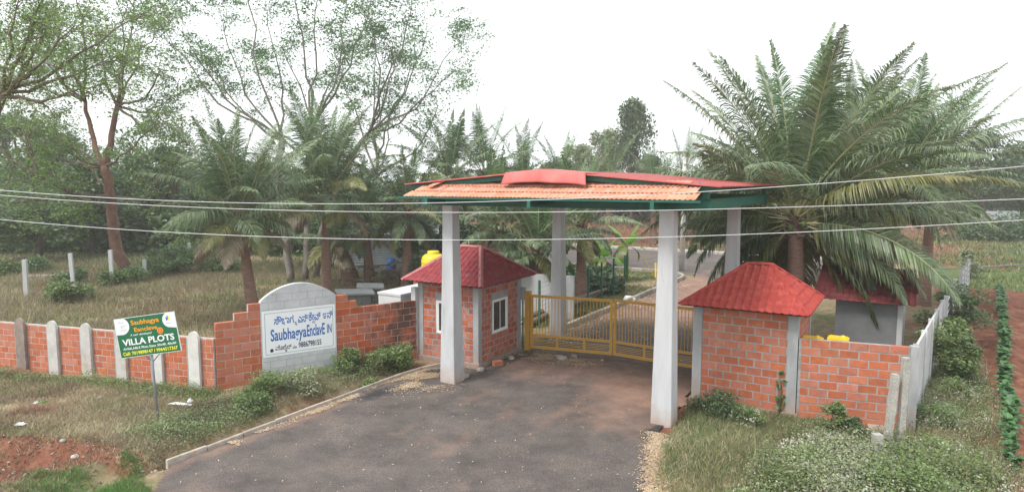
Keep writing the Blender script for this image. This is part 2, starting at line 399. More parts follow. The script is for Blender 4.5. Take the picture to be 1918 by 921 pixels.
M['grass_r'] = leafmat('brown_weed', (0.17, 0.115, 0.075), (0.26, 0.185, 0.12), (0.35, 0.26, 0.18), 0.35, 0.15)
M['clod'] = mat('soil_clod', [(0.3, (0.085, 0.037, 0.027)), (0.55, (0.19, 0.08, 0.052)), (0.75, (0.30, 0.16, 0.11))], 2.5, 0.97, islands=0.3)
M['litter'] = leafmat('husk_litter', (0.36, 0.24, 0.14), (0.50, 0.36, 0.23), (0.62, 0.48, 0.34), 0.35, 0.0)

# ------------------------------------------------------------------ the ground
K0, K1 = -8.5, 0.4                                         # kerb runs along a = -1.75 between these b
def smooth(e0, e1, x):
    t = np.clip((x - e0) / (e1 - e0), 0, 1)
    return t * t * (3 - 2 * t)

_rng = np.random.RandomState(3)
_PH = _rng.rand(60, 3) * 6.28
_DR = _rng.randn(60, 2)
def nz(x, y, f, k=0):                                      # cheap smooth noise, about -1..1
    r = 0
    for i in range(6):
        d = _DR[(k * 6 + i) % 60]; d = d / np.hypot(*d)
        r = r + np.sin((x * d[0] + y * d[1]) * f * (1 + 0.37 * i) + _PH[(k * 6 + i) % 60, 0])
    return r / 3.2

def is_paved(a, b, grow=0.0):
    g = grow
    front = (a > -1.75 - g) & (a < 7.05 + g + np.clip(-b - 1, 0, 3) * 0.30 + np.clip(-b - 4, 0, 30) * 1.0) & (b < 1.7 + g) & (b > -8.4)
    mouth = (b <= -8.4) & (a > -1.75 - g + np.minimum((-8.4 - b) * 1.0, 1.5) - np.clip(-10.6 - b, 0, 30) * 2.0) & (a < 12 + g)
    mid = (a > -0.1 - g) & (a < 7.05 + g) & (b >= 1.5) & (b < 30 + g)
    cross = (b > 28.5 - g) & (b < 42.5 + g) & (a > -60) & (a < 9.0)
    return front | mouth | mid | cross

def is_built(a, b):
    h1 = (a > -2.95) & (a < 0.1) & (b > 1.5) & (b < 4.9)
    h2 = (a > 6.9) & (a < 10.2) & (b > 2.3) & (b < 5.5)
    return h1 | h2

def bank_line(x): return np.interp(x, [-30, -12.94, -11.48, -9.98, -8.6, -7.7], [16.9, 16.02, 15.85, 15.59, 14.9, 13.4])

def ground_z(x, y):
    a, b = site(x, y)
    near = np.clip(1 - (y - 60) / 100, 0, 1)
    z = (0.05 * nz(x, y, 0.8, 0) + 0.025 * nz(x, y, 2.6, 1)) * 1.0
    z = z + 0.01 * nz(x, y, 7.0, 2)
    # left verge: a low bank with a gutter cut along the kerb
    d = -1.8 - a
    left = (d > 0) & (b < 1.6)
    ditch = 1.35 * np.exp(-((d - 0.40) / 0.30) ** 2) * smooth(-12.5, -7.5, b) * (1 - smooth(0.4, 1.5, b))
    z = np.where(left, z + 0.10 * smooth(0.8, 2.0, d) - 0.42 * ditch, z)
    # eroded cut towards the main road, bottom left
    e = bank_line(x) + 0.15 * nz(x, y, 1.7, 3) - y
    cut = smooth(0, 0.9, e) * smooth(-0.1, 1.2, d)
    z = z - 0.50 * cut * (1 + 0.25 * nz(x, y, 3.2, 4)) - 0.07 * cut * nz(x, y, 6.0, 5) * (e < 1.6)
    # right verge falls away gently to the drain
    rr = smooth(8.2, 12.5, a) * (1 - smooth(2.4, 3.2, b))
    z = z - 0.22 * rr
    # crop field: low ridges along b
    cf = smooth(13.6, 14.2, a) * (1 - smooth(28, 32, b))
    z = z + cf * 0.07 * np.cos((a - 14.62 - (b - 1.45) * 0.0885) * 2 * math.pi / 1.6)
    pv = is_paved(a, b, 0.12) | is_built(a, b)
    z = np.where(pv, -0.07, z)
    return z

def axis(lo, hi, step, far, n=26):
    mid = np.arange(lo, hi + 1e-6, step)
    g = np.geomspace(step, far, n)
    return np.concatenate([(lo - g[::-1]), mid, (hi + g)])
gx = axis(-32, 34, 0.22, 1400); gy = axis(9, 62, 0.22, 1400)
GX, GY = np.meshgrid(gx, gy)
GZ = ground_z(GX, GY)
GZ = np.where((GY > 63) | (np.abs(GX) > 36), np.where(is_paved(*site(GX, GY), 0.1), -0.07, 0.02), GZ)
nxg, nyg = len(gx), len(gy)
V = np.stack([GX.ravel(), GY.ravel(), GZ.ravel()], 1)
ii = (np.arange(nyg - 1)[:, None] * nxg + np.arange(nxg - 1)[None, :]).ravel()
F = np.stack([ii, ii + 1, ii + 1 + nxg, ii + nxg], 1)
# what grows or lies where: red soil (r), green (g), the rest dry straw-coloured earth
A_, B_ = site(GX, GY)
n1, n2 = nz(GX, GY, 0.55, 6), nz(GX, GY, 1.9, 7)
red = 0.12 + 0.22 * n1 + 0.2 * n2
d_ = -1.8 - A_
leftv = (d_ > -0.2) & (B_ < 1.6) & (GY < 24)
red = np.where(leftv, 0.12 + 0.35 * nz(GX, GY, 0.9, 8) + 0.25 * n2, red)
E_ = bank_line(GX) - GY
red = np.maximum(red, smooth(-0.15, 0.25, E_ + 0.15 * n2) * (1 - smooth(1.4, 2.0, E_ - 0.3 * n1 + 1.0 * (GX > -10.6))) * smooth(-0.1, 0.7, d_) * 1.1)
red = np.maximum(red, np.exp(-((d_ - 0.42) / 0.4) ** 2) * (B_ < 1.5) * 0.5)
red = np.maximum(red, smooth(13.5, 14.3, A_) * (1 - smooth(30.5, 33, B_)))
red = np.maximum(red, smooth(42.2, 43.5, B_) * (A_ < 20) * 0.95)
red = np.maximum(red, ((A_ > 6.9) & (A_ < 7.4) & (B_ > -0.8) & (B_ < 2.5)) * 0.8)
grn = 0.30 + 0.35 * nz(GX, GY, 0.5, 9)
grn = np.where((A_ > 13.5) & (B_ > 31), 0.95, grn)
grn = np.where((A_ > 7) & (A_ < 14) & (B_ < 3), 0.55 + 0.25 * n1, grn)
grn = np.where((d_ > -0.3) & (E_ > 1.0) & (GX > -10.8), 0.85, grn)
grn = np.where(leftv & (E_ < 0.5), grn - 0.22, grn)
attr = np.stack([np.clip(red, 0, 1).ravel(), np.clip(grn, 0, 1).ravel(), np.zeros(GX.size), np.ones(GX.size)], 1)
gm = bpy.data.materials.new('earth_and_grass'); gm.use_nodes = True
N, L = gm.node_tree.nodes, gm.node_tree.links
b = N['Principled BSDF']; b.inputs['Roughness'].default_value = 0.97; b.inputs['Specular IOR Level'].default_value = 0.1
at = N.new('ShaderNodeAttribute'); at.attribute_name = 'zones'
sp = N.new('ShaderNodeSeparateColor'); L.new(at.outputs['Color'], sp.inputs[0])
ge = N.new('ShaderNodeNewGeometry')
def nn(scale, detail=8):
    n = N.new('ShaderNodeTexNoise'); n.inputs['Scale'].default_value = scale; n.inputs['Detail'].default_value = detail; n.inputs['Roughness'].default_value = 0.68
    L.new(ge.outputs['Position'], n.inputs['Vector']); return n.outputs[0]
def ramp(src, cols):
    r = N.new('ShaderNodeValToRGB')
    while len(r.color_ramp.elements) < len(cols): r.color_ramp.elements.new(0.5)
    for e, (p, c) in zip(r.color_ramp.elements, cols): e.position = p; e.color = (*c, 1)
    L.new(src, r.inputs[0]); return r.outputs[0]
def mixc(f, a, c):
    m_ = N.new('ShaderNodeMix'); m_.data_type = 'RGBA'; L.new(f, m_.inputs[0]); L.new(a, m_.inputs[6]); L.new(c, m_.inputs[7]); return m_.outputs[2]
def soft(val, noise_, lo, hi, k=0.9):
    m_ = N.new('ShaderNodeMath'); m_.operation = 'MULTIPLY_ADD'; m_.inputs[1].default_value = k; L.new(noise_, m_.inputs[0]); L.new(val, m_.inputs[2])
    r = N.new('ShaderNodeMapRange'); r.inputs[1].default_value = lo; r.inputs[2].default_value = hi; L.new(m_.outputs[0], r.inputs[0]); return r.outputs[0]
dry = ramp(nn(2.2), [(0.30, (0.15, 0.105, 0.065)), (0.5, (0.26, 0.20, 0.125)), (0.72, (0.40, 0.33, 0.22))])
gre = ramp(nn(3.1), [(0.30, (0.060, 0.085, 0.035)), (0.55, (0.115, 0.15, 0.06)), (0.75, (0.19, 0.21, 0.10))])
rso = ramp(nn(1.7), [(0.28, (0.085, 0.037, 0.027)), (0.5, (0.20, 0.083, 0.054)), (0.75, (0.34, 0.18, 0.125))])
c1 = mixc(soft(sp.outputs[1], nn(1.3), 0.80, 1.15), dry, gre)
c2 = mixc(soft(sp.outputs[0], nn(2.7), 0.78, 1.10), c1, rso)
L.new(c2, b.inputs['Base Color'])
bp = N.new('ShaderNodeBump'); bp.inputs['Strength'].default_value = 0.9; bp.inputs['Distance'].default_value = 0.06
L.new(nn(9), bp.inputs['Height']); L.new(bp.outputs[0], b.inputs['Normal'])
gme = np_mesh('ground', V, F, gm, smooth=True)
ca = gme.color_attributes.new('zones', 'FLOAT_COLOR', 'POINT')
ca.data.foreach_set('color', attr.astype(np.float32).ravel())
tag(link('ground', gme), 'uneven ground of red earth, dry grass and green patches', kind='structure')

# asphalt
am = bpy.data.materials.new('worn_asphalt'); am.use_nodes = True
N, L = am.node_tree.nodes, am.node_tree.links
b = N['Principled BSDF']; b.inputs['Roughness'].default_value = 0.9; b.inputs['Specular IOR Level'].default_value = 0.25
ge = N.new('ShaderNodeNewGeometry')
fine = ramp(nn(38, 4), [(0.30, (0.058, 0.051, 0.049)), (0.5, (0.112, 0.098, 0.092)), (0.72, (0.225, 0.198, 0.182))])
broad = ramp(nn(0.8, 9), [(0.30, (0.55, 0.55, 0.57)), (0.5, (0.92, 0.90, 0.90)), (0.7, (1.35, 1.24, 1.18))])
mm = N.new('ShaderNodeMix'); mm.data_type = 'RGBA'; mm.blend_type = 'MULTIPLY'; mm.inputs[0].default_value = 1
L.new(fine, mm.inputs[6]); L.new(broad, mm.inputs[7])
dust = ramp(nn(1.5), [(0.3, (0.20, 0.115, 0.085)), (0.7, (0.34, 0.22, 0.17))])
at = N.new('ShaderNodeAttribute'); at.attribute_name = 'dust'
spd = N.new('ShaderNodeSeparateColor'); L.new(at.outputs['Color'], spd.inputs[0])
c2 = mixc(soft(spd.outputs[0], nn(2.3), 0.62, 1.25), mm.outputs[2], dust)
tar = ramp(nn(60, 3), [(0.35, (0.022, 0.021, 0.023)), (0.7, (0.06, 0.058, 0.06))])
c3 = mixc(soft(spd.outputs[1], nn(5), 0.85, 1.15), c2, tar)
vor = N.new('ShaderNodeTexVoronoi'); vor.inputs['Scale'].default_value = 3.2; L.new(ge.outputs['Position'], vor.inputs['Vector'])
mr = N.new('ShaderNodeMapRange'); mr.inputs[1].default_value = 0.03; mr.inputs[2].default_value = 0.05; mr.inputs[3].default_value = 0.25; mr.inputs[4].default_value = 0
L.new(vor.outputs['Distance'], mr.inputs[0])
pale = N.new('ShaderNodeRGB'); pale.outputs[0].default_value = (0.42, 0.35, 0.29, 1)
c4 = mixc(mr.outputs[0], c3, pale.outputs[0])
L.new(c4, b.inputs['Base Color'])
bp = N.new('ShaderNodeBump'); bp.inputs['Strength'].default_value = 0.55; bp.inputs['Distance'].default_value = 0.015
L.new(nn(45, 3), bp.inputs['Height']); L.new(bp.outputs[0], b.inputs['Normal'])

def paved_sheet(name, a0, a1, b0, b1, step, test, label, dustf, tarf):
    aa, bb = np.arange(a0, a1 + step / 2, step), np.arange(b0, b1 + step / 2, step)
    A, B = np.meshgrid(aa, bb)
    n_a, n_b = len(aa), len(bb)
    X = O[0] + U[0] * A + W[0] * B; Y = O[1] + U[1] * A + W[1] * B
    Z = 0.006 * nz(A, B, 1.3, 2) + 0.004
    V = np.stack([X.ravel(), Y.ravel(), Z.ravel()], 1)
    ii = (np.arange(n_b - 1)[:, None] * n_a + np.arange(n_a - 1)[None, :]).ravel()
    F = np.stack([ii, ii + 1, ii + 1 + n_a, ii + n_a], 1)
    ca_, cb_ = A.ravel()[ii] + step / 2, B.ravel()[ii] + step / 2
    keep = test(ca_, cb_)
    me = np_mesh(name, V, F[keep], am, smooth=True)
    ca = me.color_attributes.new('dust', 'FLOAT_COLOR', 'POINT')
    at = np.stack([np.clip(dustf(A, B), 0, 1).ravel(), np.clip(tarf(A, B), 0, 1).ravel(), np.zeros(A.size), np.ones(A.size)], 1)
    ca.data.foreach_set('color', at.astype(np.float32).ravel())
    return tag(link(name, me), label, kind='structure')

def edge_noise(a, b): return 0.10 * nz(a, b, 3.1, 5) + 0.06 * nz(a, b, 9.0, 6)
def drive_test(a, b):
    e = edge_noise(a, b)
    return is_paved(a, b, 0.0 + e * (a > 2)) & ~is_built(a, b)
def drive_dust(a, b):
    g = np.exp(-((b - 3.2) / 1.9) ** 2) * 0.50 * (a > 0.5)       # dust in front of the gate
    g = g + 0.55 * np.exp(-((a - 5.9) / 1.6) ** 2 - ((b - 1.5) / 2.6) ** 2)
    g = g + 0.35 * np.exp(-((a + 1.5) / 0.22) ** 2) * (b < 1)
    g = g + 0.22 * smooth(-7.5, -10, b)
    for c_ in (1.5, 3.0, 4.4, 5.8):                              # dust worked in along the wheel tracks
        g = g + 0.13 * np.exp(-((a - c_ - 0.12 * np.sin(b * 0.5 + c_)) / 0.20) ** 2)
    return g + 0.07 + 0.13 * nz(a, b, 0.9, 4)
def drive_tar(a, b):
    g = 0.9 * np.exp(-((a - 7.15) / 0.45) ** 2 - ((b + 0.9) / 1.0) ** 2)
    g = g + 0.8 * np.exp(-((a + 0.9) / 0.7) ** 2 - ((b - 0.6) / 0.5) ** 2)
    g = g + 0.7 * np.exp(-((a + 1.2) / 0.5) ** 2 - ((b + 2.2) / 1.2) ** 2)
    g = g + 0.30 * np.exp(-((a - 1.6) / 2.4) ** 2 - ((b + 0.6) / 3.2) ** 2)
    return g
paved_sheet('driveway', -10, 14, -14, 6.0, 0.1, drive_test, 'worn dark asphalt driveway leading up to the gate', drive_dust, drive_tar)
def inner_dust(a, b):
    return np.clip(0.10 + 0.75 * smooth(9.5, 15, b) * (1 - smooth(25, 30, b)) + 0.3 * np.exp(-((a - 0.2) / 0.5) ** 2) + 0.15 * nz(a, b, 0.6, 3), 0, 1)
paved_sheet('estate_road', -60, 60, 6.0, 42.5, 0.3, lambda a, b: (is_paved(a, b, 0.05 * nz(a, b, 1.5, 3))) & (b > 6.0), 'asphalt road inside the estate beyond the gate', inner_dust, lambda a, b: 0.8 * np.exp(-((a - 2.2) / 1.3) ** 2 - ((b - 27.5) / 1.5) ** 2))

# kerbs: single stones
def rounded_box(lx, ly, lz, bev, mat_, name, jitter=0.0, seed=1):
    import bmesh
    bm = bmesh.new()
    bmesh.ops.create_cube(bm, size=1)
    for v_ in bm.verts: v_.co = Vector((v_.co.x * lx, v_.co.y * ly, v_.co.z * lz))
    bmesh.ops.bevel(bm, geom=list(bm.edges), offset=bev, segments=1, affect='EDGES', profile=0.5)
    if jitter:
        rr = random.Random(seed)
        for v_ in bm.verts: v_.co += Vector((rr.uniform(-1, 1), rr.uniform(-1, 1), rr.uniform(-1, 1))) * jitter
    me = bpy.data.meshes.new(name); bm.to_mesh(me); bm.free()
    me.materials.append(mat_)
    return me

kerb_meshes = [rounded_box(0.98, 0.085, 0.22, 0.012, M['stone'], 'kerb_stone', 0.006, s) for s in range(3)]
def kerb_run(pts, label, length=1.0, meshes=kerb_meshes, z=0.0):
    k = thing('kerb', label, 'kerb', pts[0])
    dense = []
    for p, q in zip(pts, pts[1:]):
        n = max(1, round((q - p).length / 0.25))
        dense += [p.lerp(q, i / n) for i in range(n)]
    dense.append(pts[-1])
    dist = [0]
    for p, q in zip(dense, dense[1:]): dist.append(dist[-1] + (q - p).length)
    def at_(s):
        for i in range(len(dist) - 1):
            if dist[i + 1] >= s: return dense[i].lerp(dense[i + 1], (s - dist[i]) / max(1e-6, dist[i + 1] - dist[i]))
        return dense[-1]
    s = 0
    while s + length * 0.6 < dist[-1]:
        e = min(s + length, dist[-1])
        p, q = at_(s), at_(e)
        m = (p + q) / 2
        d = q - p
        link('kerb_stone', R.choice(meshes), k, (m.x - pts[0].x, m.y - pts[0].y, z + R.uniform(-0.012, 0.012)), (R.uniform(-.03, .03), 0, math.atan2(d.y, d.x) + R.uniform(-.01, .01)), (d.length / length, 1, 1))
        s = e
    return k
kerb_run([S(-1.80, -8.5), S(-1.78, -5), S(-1.79, -2), S(-1.76, 0.1), S(-1.5, 0.9), S(-1.25, 1.45)], 'low pale stone kerb along the left side of the driveway, beside the ditch', z=0.0)
arc = [S(-0.32, 7.9), S(-0.28, 15), S(-0.25, 26)] + [S(-0.25 - 2.3 * (1 - math.cos(t)), 26 + 2.4 * math.sin(t)) for t in (0.4, 0.8, 1.2, 1.57)] + [S(-20, 28.5)]
kerb_meshes2 = [rounded_box(0.96, 0.20, 0.42, 0.03, M['stone'], 'kerb_stone', 0.012, s + 5) for s in range(3)]
kerb_run(arc, 'whitish kerb curving round the grass verge inside the gate', meshes=kerb_meshes2)
far_k = rounded_box(1.96, 0.25, 0.5, 0.03, M['white_conc'], 'kerb_stone', 0.01, 9)
kerb_run([S(-36, 42.8), S(0, 42.8), S(8.6, 42.8)], 'long pale kerb on the far side of the cross road, before the red field', 2.0, [far_k])

# ------------------------------------------------------------------ bricks
brick_me = {}
def brick_mesh(key, lx, ly, lz, mt):
    if key not in brick_me:
        brick_me[key] = [rounded_box(lx, ly, lz, 0.007, mt, 'brick', 0.0032, s) for s in range(3)]
    return brick_me[key]

def brick_face(parent, x0, y0, ang, length, ncourse, mesh_key, bl, course, thick, mt, joint=0.022, z0=0.0, holes=(), top=None, off=0.0, mt2=None, black=None, start=0, skip=None):
    """running bond along a line in the parent's frame; (x0,y0) is the middle of the wall's thickness"""
    bh = course - joint * 0.75
    ms = brick_mesh(mesh_key, bl - joint, thick, bh, mt)
    ca, sa = math.cos(ang), math.sin(ang)
    for c in range(start, ncourse):
        s = -bl / 2 if c % 2 else 0.0
        while s < length - 0.03:
            a, e = max(s, 0.0), min(s + bl, length)
            s += bl
            if e - a < 0.07: continue
            zc = z0 + (c + 0.5) * course
            mid = (a + e) / 2
            if top and zc > top(mid): continue
            if skip and skip(mid, zc): continue
            segs = [(a, e)]
            for hx0, hx1, hz0, hz1 in holes:
                if zc + bh / 2 > hz0 and zc - bh / 2 < hz1:
                    ns = []
                    for (p, q) in segs:
                        if q <= hx0 or p >= hx1: ns.append((p, q))
                        else:
                            if hx0 - p > 0.06: ns.append((p, hx0))
                            if q - hx1 > 0.06: ns.append((hx1, q))
                    segs = ns
            for (p, q) in segs:
                m_ = (p + q) / 2
                sx = (q - p - joint) / (bl - joint)
                if sx <= 0.05: continue
                o = link('brick', R.choice(ms), parent, (x0 + ca * m_ + R.uniform(-.002, .002), y0 + sa * m_ + R.uniform(-.003, .003), zc + R.uniform(-.003, .003)), (0, R.uniform(-.008, .008), ang + R.uniform(-.006, .006)), (sx, 1, 1))
                if black and black(m_, zc):
                    o.material_slots[0].link = 'OBJECT'; o.material_slots[0].material = M['brick_black']
    return

# ------------------------------------------------------------------ entrance canopy
CH = 5.67
can = thing('entrance_canopy', 'gateway canopy on four tall pale tapering pillars with orange tiles and red sheet roof', 'canopy', S(0, 0), TH)
def pillar_mesh():
    m = MB()
    lv = [(-0.15, 0.285), (0.4, 0.277), (1.2, 0.262), (2.4, 0.24), (3.6, 0.218), (4.8, 0.2), (CH, 0.192)]
    c = 0.014
    vs = []
    for z, h in lv:
        vs += [(-h + c, -h, z), (h - c, -h, z), (h, -h + c, z), (h, h - c, z), (h - c, h, z), (-h + c, h, z), (-h, h - c, z), (-h, -h + c, z)]
    fs = []
    for i in range(len(lv) - 1):
        for k in range(8):
            a_, b_ = i * 8 + k, i * 8 + (k + 1) % 8
            fs.append((a_, b_, b_ + 8, a_ + 8))
    e = (len(lv) - 1) * 8
    fs.append(tuple(e + k for k in range(8)))
    m.add(vs, fs)
    return m.mesh('pillar', M['conc'])
pm = pillar_mesh()
fm_ = MB(); fm_.box(-0.40, 0.40, -0.40, 0.40, -0.2, 0.035); fme_ = fm_.mesh('footing', M['stone'])
PW, PD = 7.02, 7.5
for a, b in ((0, 0), (PW, 0), (0, PD), (PW, PD)):
    link('pillar', pm, can, (a, b, 0))
    if b > 0: link('footing', fme_, can, (a, b, 0))
def ibeam(name, p, q, ht, wd, lab=None):
    m = MB(); p, q = Vector(p), Vector(q)
    m.bar(p, q, 0.02, ht)
    m.bar(p + Vector((0, 0, ht / 2)), q + Vector((0, 0, ht / 2)), wd, 0.018)
    m.bar(p - Vector((0, 0, ht / 2)), q - Vector((0, 0, ht / 2)), wd, 0.018)
    return m.obj(name, M['green'], can, label=lab)
zb = CH + 0.16
ibeam('beam', (-1.1, -0.08, zb), (8.12, -0.08, zb), 0.30, 0.14)
ibeam('beam', (-1.1, PD, zb), (8.12, PD, zb), 0.30, 0.14)
for a in (-1.05, 3.5, 8.05):
    ibeam('beam', (a, 0.02, zb), (a, PD - 0.09, zb), 0.26, 0.12)
for a in (-0.10, 3.46, 6.95):                              # arms that carry the tiled skirt
    m = MB(); m.bar((a, -0.17, zb - 0.01), (a, -1.08, zb + 0.0), 0.07, 0.17); m.box(a - 0.05, a + 0.05, -1.13, -1.08, zb - 0.12, zb + 0.10)
    m.obj('bracket', M['green'], can)
m = MB(); m.bar((-1.28, -1.06, 5.93), (8.12, -1.06, 5.93), 0.09, 0.05); m.obj('eaves_rail', M['green'], can)
m = MB(); m.bar((-0.95, -0.55, 6.14), (7.9, -0.55, 6.14), 0.05, 0.05); m.obj('batten', M['green'], can)
m = MB(); m.bar((-0.7, -0.02, 6.30), (7.8, -0.02, 6.30), 0.05, 0.05); m.obj('batten', M['green'], can)
for i in range(10):
    a = -0.9 + i * 0.965
    m = MB(); m.bar((a, -1.05, 5.955), (a, 0.06, 6.37), 0.04, 0.05); m.obj('rafter', M['green'], can)
# gable: rafters under the red sheets
RZ, RA, LA, RR = 6.72, 3.50, -1.5, 8.42
SLL, SLR = (RZ - 6.335) / (RA - LA), (RZ - 6.29) / (RR - RA)
def rz_(a): return RZ - (RA - a) * SLL if a < RA else RZ - (a - RA) * SLR
for b in (-0.22, 2.4, 5.0, PD + 0.05):
    for a0_, a1_ in ((LA + 0.1, RA - 0.02), (RA + 0.02, RR - 0.1)):
        m = MB(); m.bar((a0_, b, rz_(a0_) - 0.10), (a1_, b, rz_(a1_) - 0.10), 0.05, 0.13); m.obj('rafter', M['green'], can)
for a in (-1.0, 1.2, 3.5, 5.8, 8.0):
    m = MB(); m.box(a - 0.07, a + 0.07, -0.155, -0.015, zb + 0.16, rz_(a) - 0.165); m.obj('strut', M['green'], can)
    m = MB(); m.box(a - 0.07, a + 0.07, PD - 0.06, PD + 0.06, zb + 0.16, rz_(a) - 0.165); m.obj('strut', M['green'], can)
m = MB(); m.bar((RR - 0.35, -0.2, rz_(RR) - 0.055), (RR - 0.35, PD + 0.1, rz_(RR) - 0.055), 0.05, 0.06); m.obj('batten', M['green'], can)
for a in (5.0, 6.5, 8.0, 2.0, 0.5, -1.0):
    m = MB(); m.bar((a + .12, -0.2, rz_(a) - 0.052), (a + .12, PD + 0.1, rz_(a) - 0.052), 0.04, 0.05); m.obj('batten', M['green'], can)
def roof_sheet(a0_, a1_, name='roof_sheet'):
    b0_, b1_ = -0.38, PD + 0.55
    nb = 230
    bb = np.linspace(b0_, b1_, nb)
    wv = 0.018 * np.sin(bb / 0.18 * 2 * math.pi)
    aa = np.linspace(a0_, a1_, 5)
    V, F = [], []
    for s_ in (0, -0.012):
        for a in aa:
            for bq, wq in zip(bb, wv): V.append((a, bq, rz_(a) + wq + s_))
    n = len(bb); k = len(aa)
    for i in range(k - 1):
        for j in range(n - 1):
            p = i * n + j
            F.append((p, p + n, p + n + 1, p + 1)); q = p + n * k; F.append((q, q + 1, q + n + 1, q + n))
    for j in range(n - 1):
        for i in (0, k - 1):
            p = i * n + j; F.append((p, p + 1, p + 1 + n * k, p + n * k))
    for i in range(k - 1):
        for j in (0, n - 1):
            p = i * n + j; F.append((p, p + n, p + n + n * k, p + n * k))
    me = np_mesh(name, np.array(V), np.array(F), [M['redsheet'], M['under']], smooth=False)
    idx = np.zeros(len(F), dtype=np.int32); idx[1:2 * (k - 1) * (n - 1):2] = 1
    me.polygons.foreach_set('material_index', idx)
    return link(name, me, can)
roof_sheet(LA, RA - 0.005); roof_sheet(RA + 0.005, RR)
for a0_, a1_ in ((LA - 0.02, 2.25), (4.86, RR + 0.02)):
    m = MB(); m.bar((a0_, -0.41, rz_(a0_) + 0.0), (a1_, -0.41, rz_(a1_) + 0.0), 0.03, 0.035); m.obj('edge_trim', M['flap'], can)
# red flashing folded over the gable top, its lower edge flaring out
def flap():
    V, F = [], []
    na, nr = 28, 9
    for j in range(nr):
        t = j / (nr - 1)
        for i in range(na + 1):
            s_ = i / na
            a = 2.28 + (4.84 - 2.28) * s_ + (s_ - 0.5) * 0.16 * t
            z = rz_(min(max(a, 2.2), 4.95)) + 0.05 - 0.35 * t + 0.02 * math.sin(s_ * 9) * t
            y = -0.43 - 0.10 * math.sin(t * 1.4) - 0.06 * t * math.sin(s_ * 7 + 0.5) ** 2 - 0.05 * math.exp(-((s_ - 0.5) / 0.05) ** 2)
            V.append((a, y, z))
    top = len(V)
    for i in range(na + 1):
        s_ = i / na; a = 2.28 + 2.56 * s_
        V.append((a, 0.5, rz_(a) + 0.055))
    for j in range(nr - 1):
        for i in range(na): p = j * (na + 1) + i; F.append((p, p + na + 1, p + na + 2, p + 1))
    for i in range(na): F.append((i, i + 1, top + i + 1, top + i))
    me = np_mesh('ridge_flashing', np.array(V), np.array(F), M['flap'], smooth=True)
    o = link('ridge_flashing', me, can, label='salmon red flashing folded over the gable peak')
    so_ = o.modifiers.new('Solidify', 'SOLIDIFY'); so_.thickness = 0.008
flap()
# tiles of the front skirt
def tile_mesh():
    w_, l_ = 0.262, 0.46
    V, F = [], []
    n, rows = 12, 3
    def prof(t): return 0.022 * (0.5 + 0.5 * math.cos(2 * math.pi * 2 * t)) ** 0.8
    for th in (0.0, -0.016):
        for r in range(rows):
            for i in range(n + 1):
                V.append(((i / n - 0.5) * w_, r / (rows - 1) * l_, prof(i / n) + th))
    k = (n + 1) * rows
    for r in range(rows - 1):
        for i in range(n):
            p = r * (n + 1) + i
            F.append((p, p + 1, p + n + 2, p + n + 1))
    for i in range(n):
        F.append((i, i + k, i + 1 + k, i + 1))
    for r in range(rows - 1):
        for i in (0, n):
            p = r * (n + 1) + i; F.append((p, p + n + 1, p + n + 1 + k, p + k))
    return np_mesh('roof_tile', np.array(V), np.array(F), M['tile'], smooth=False)
tm = tile_mesh()
tsl = math.atan2(6.40 - 5.96, 1.16)
for r, (x0, x1) in enumerate(((-0.98, 8.05), (-0.88, 7.9), (-0.15, 7.72))):
    x = x0 + 0.125 + (0.06 if r == 1 else 0)
    while x < x1:
        s_ = r * 0.39
        link('roof_tile', tm, can, (x + R.uniform(-.006, .006), -1.12 + s_ * math.cos(tsl), 5.975 + s_ * math.sin(tsl) + 0.014 * r + R.uniform(-.004, .004)),
             (tsl - 0.04 + R.uniform(-.01, .01), R.uniform(-.012, .012), R.uniform(-.012, .012)))
        x += 0.25
link('roof_tile', tm, can, (-0.34, -0.62, 6.26), (tsl, 0.1, -0.55), label='loose tile lying askew at the left end of the skirt')

# ------------------------------------------------------------------ huts
def slope_sheet(A, B_, C_, D_, name, parent, mt, rib=0.21, step=0.30, amp=0.030, stp=0.034):
    """stamped tile sheet on a slope: A,B eave ends; C above B, D above A (D==C makes a triangle)"""
    A, B_, C_, D_ = [Vector(p) for p in (A, B_, C_, D_)]
    ex = (B_ - A).normalized()
    up = ((C_ + D_) / 2 - (A + B_) / 2)
    nrm = ex.cross(up).normalized()
    if nrm.z < 0: nrm = -nrm
    run = (up - ex * up.dot(ex)); H = run.length; run.normalize()
    wC, wD = (C_ - A).dot(ex), (D_ - A).dot(ex); wB = (B_ - A).dot(ex)
    nt_ = max(2, int(H / 0.0375)); ns = max(4, int(wB / 0.0262))
    V, F = [], []
    for j in range(nt_ + 1):
        t = j / nt_; x0, x1 = wD * t, wB + (wC - wB) * t
        for i in range(ns + 1):
            x = x0 + (x1 - x0) * i / ns
            h = amp * max(0.0, 1 - (abs(((x / rib) % 1.0) - 0.5) / 0.26) ** 2)
            ph = (t * H / step) % 1.0
            h += stp * (1 - ph)
            edge = -0.012 if j == 0 else 0
            zz = A + ex * x + run * (t * H) + nrm * (h + edge)
            V.append(tuple(zz))
    for j in range(nt_):
        for i in range(ns):
            p = j * (ns + 1) + i; F.append((p, p + 1, p + ns + 2, p + ns + 1))
    me = np_mesh(name, np.array(V), np.array(F), mt)
    o = link(name, me, parent)
    s_ = o.modifiers.new('Solidify', 'SOLIDIFY'); s_.thickness = 0.012; s_.offset = -1
    return o

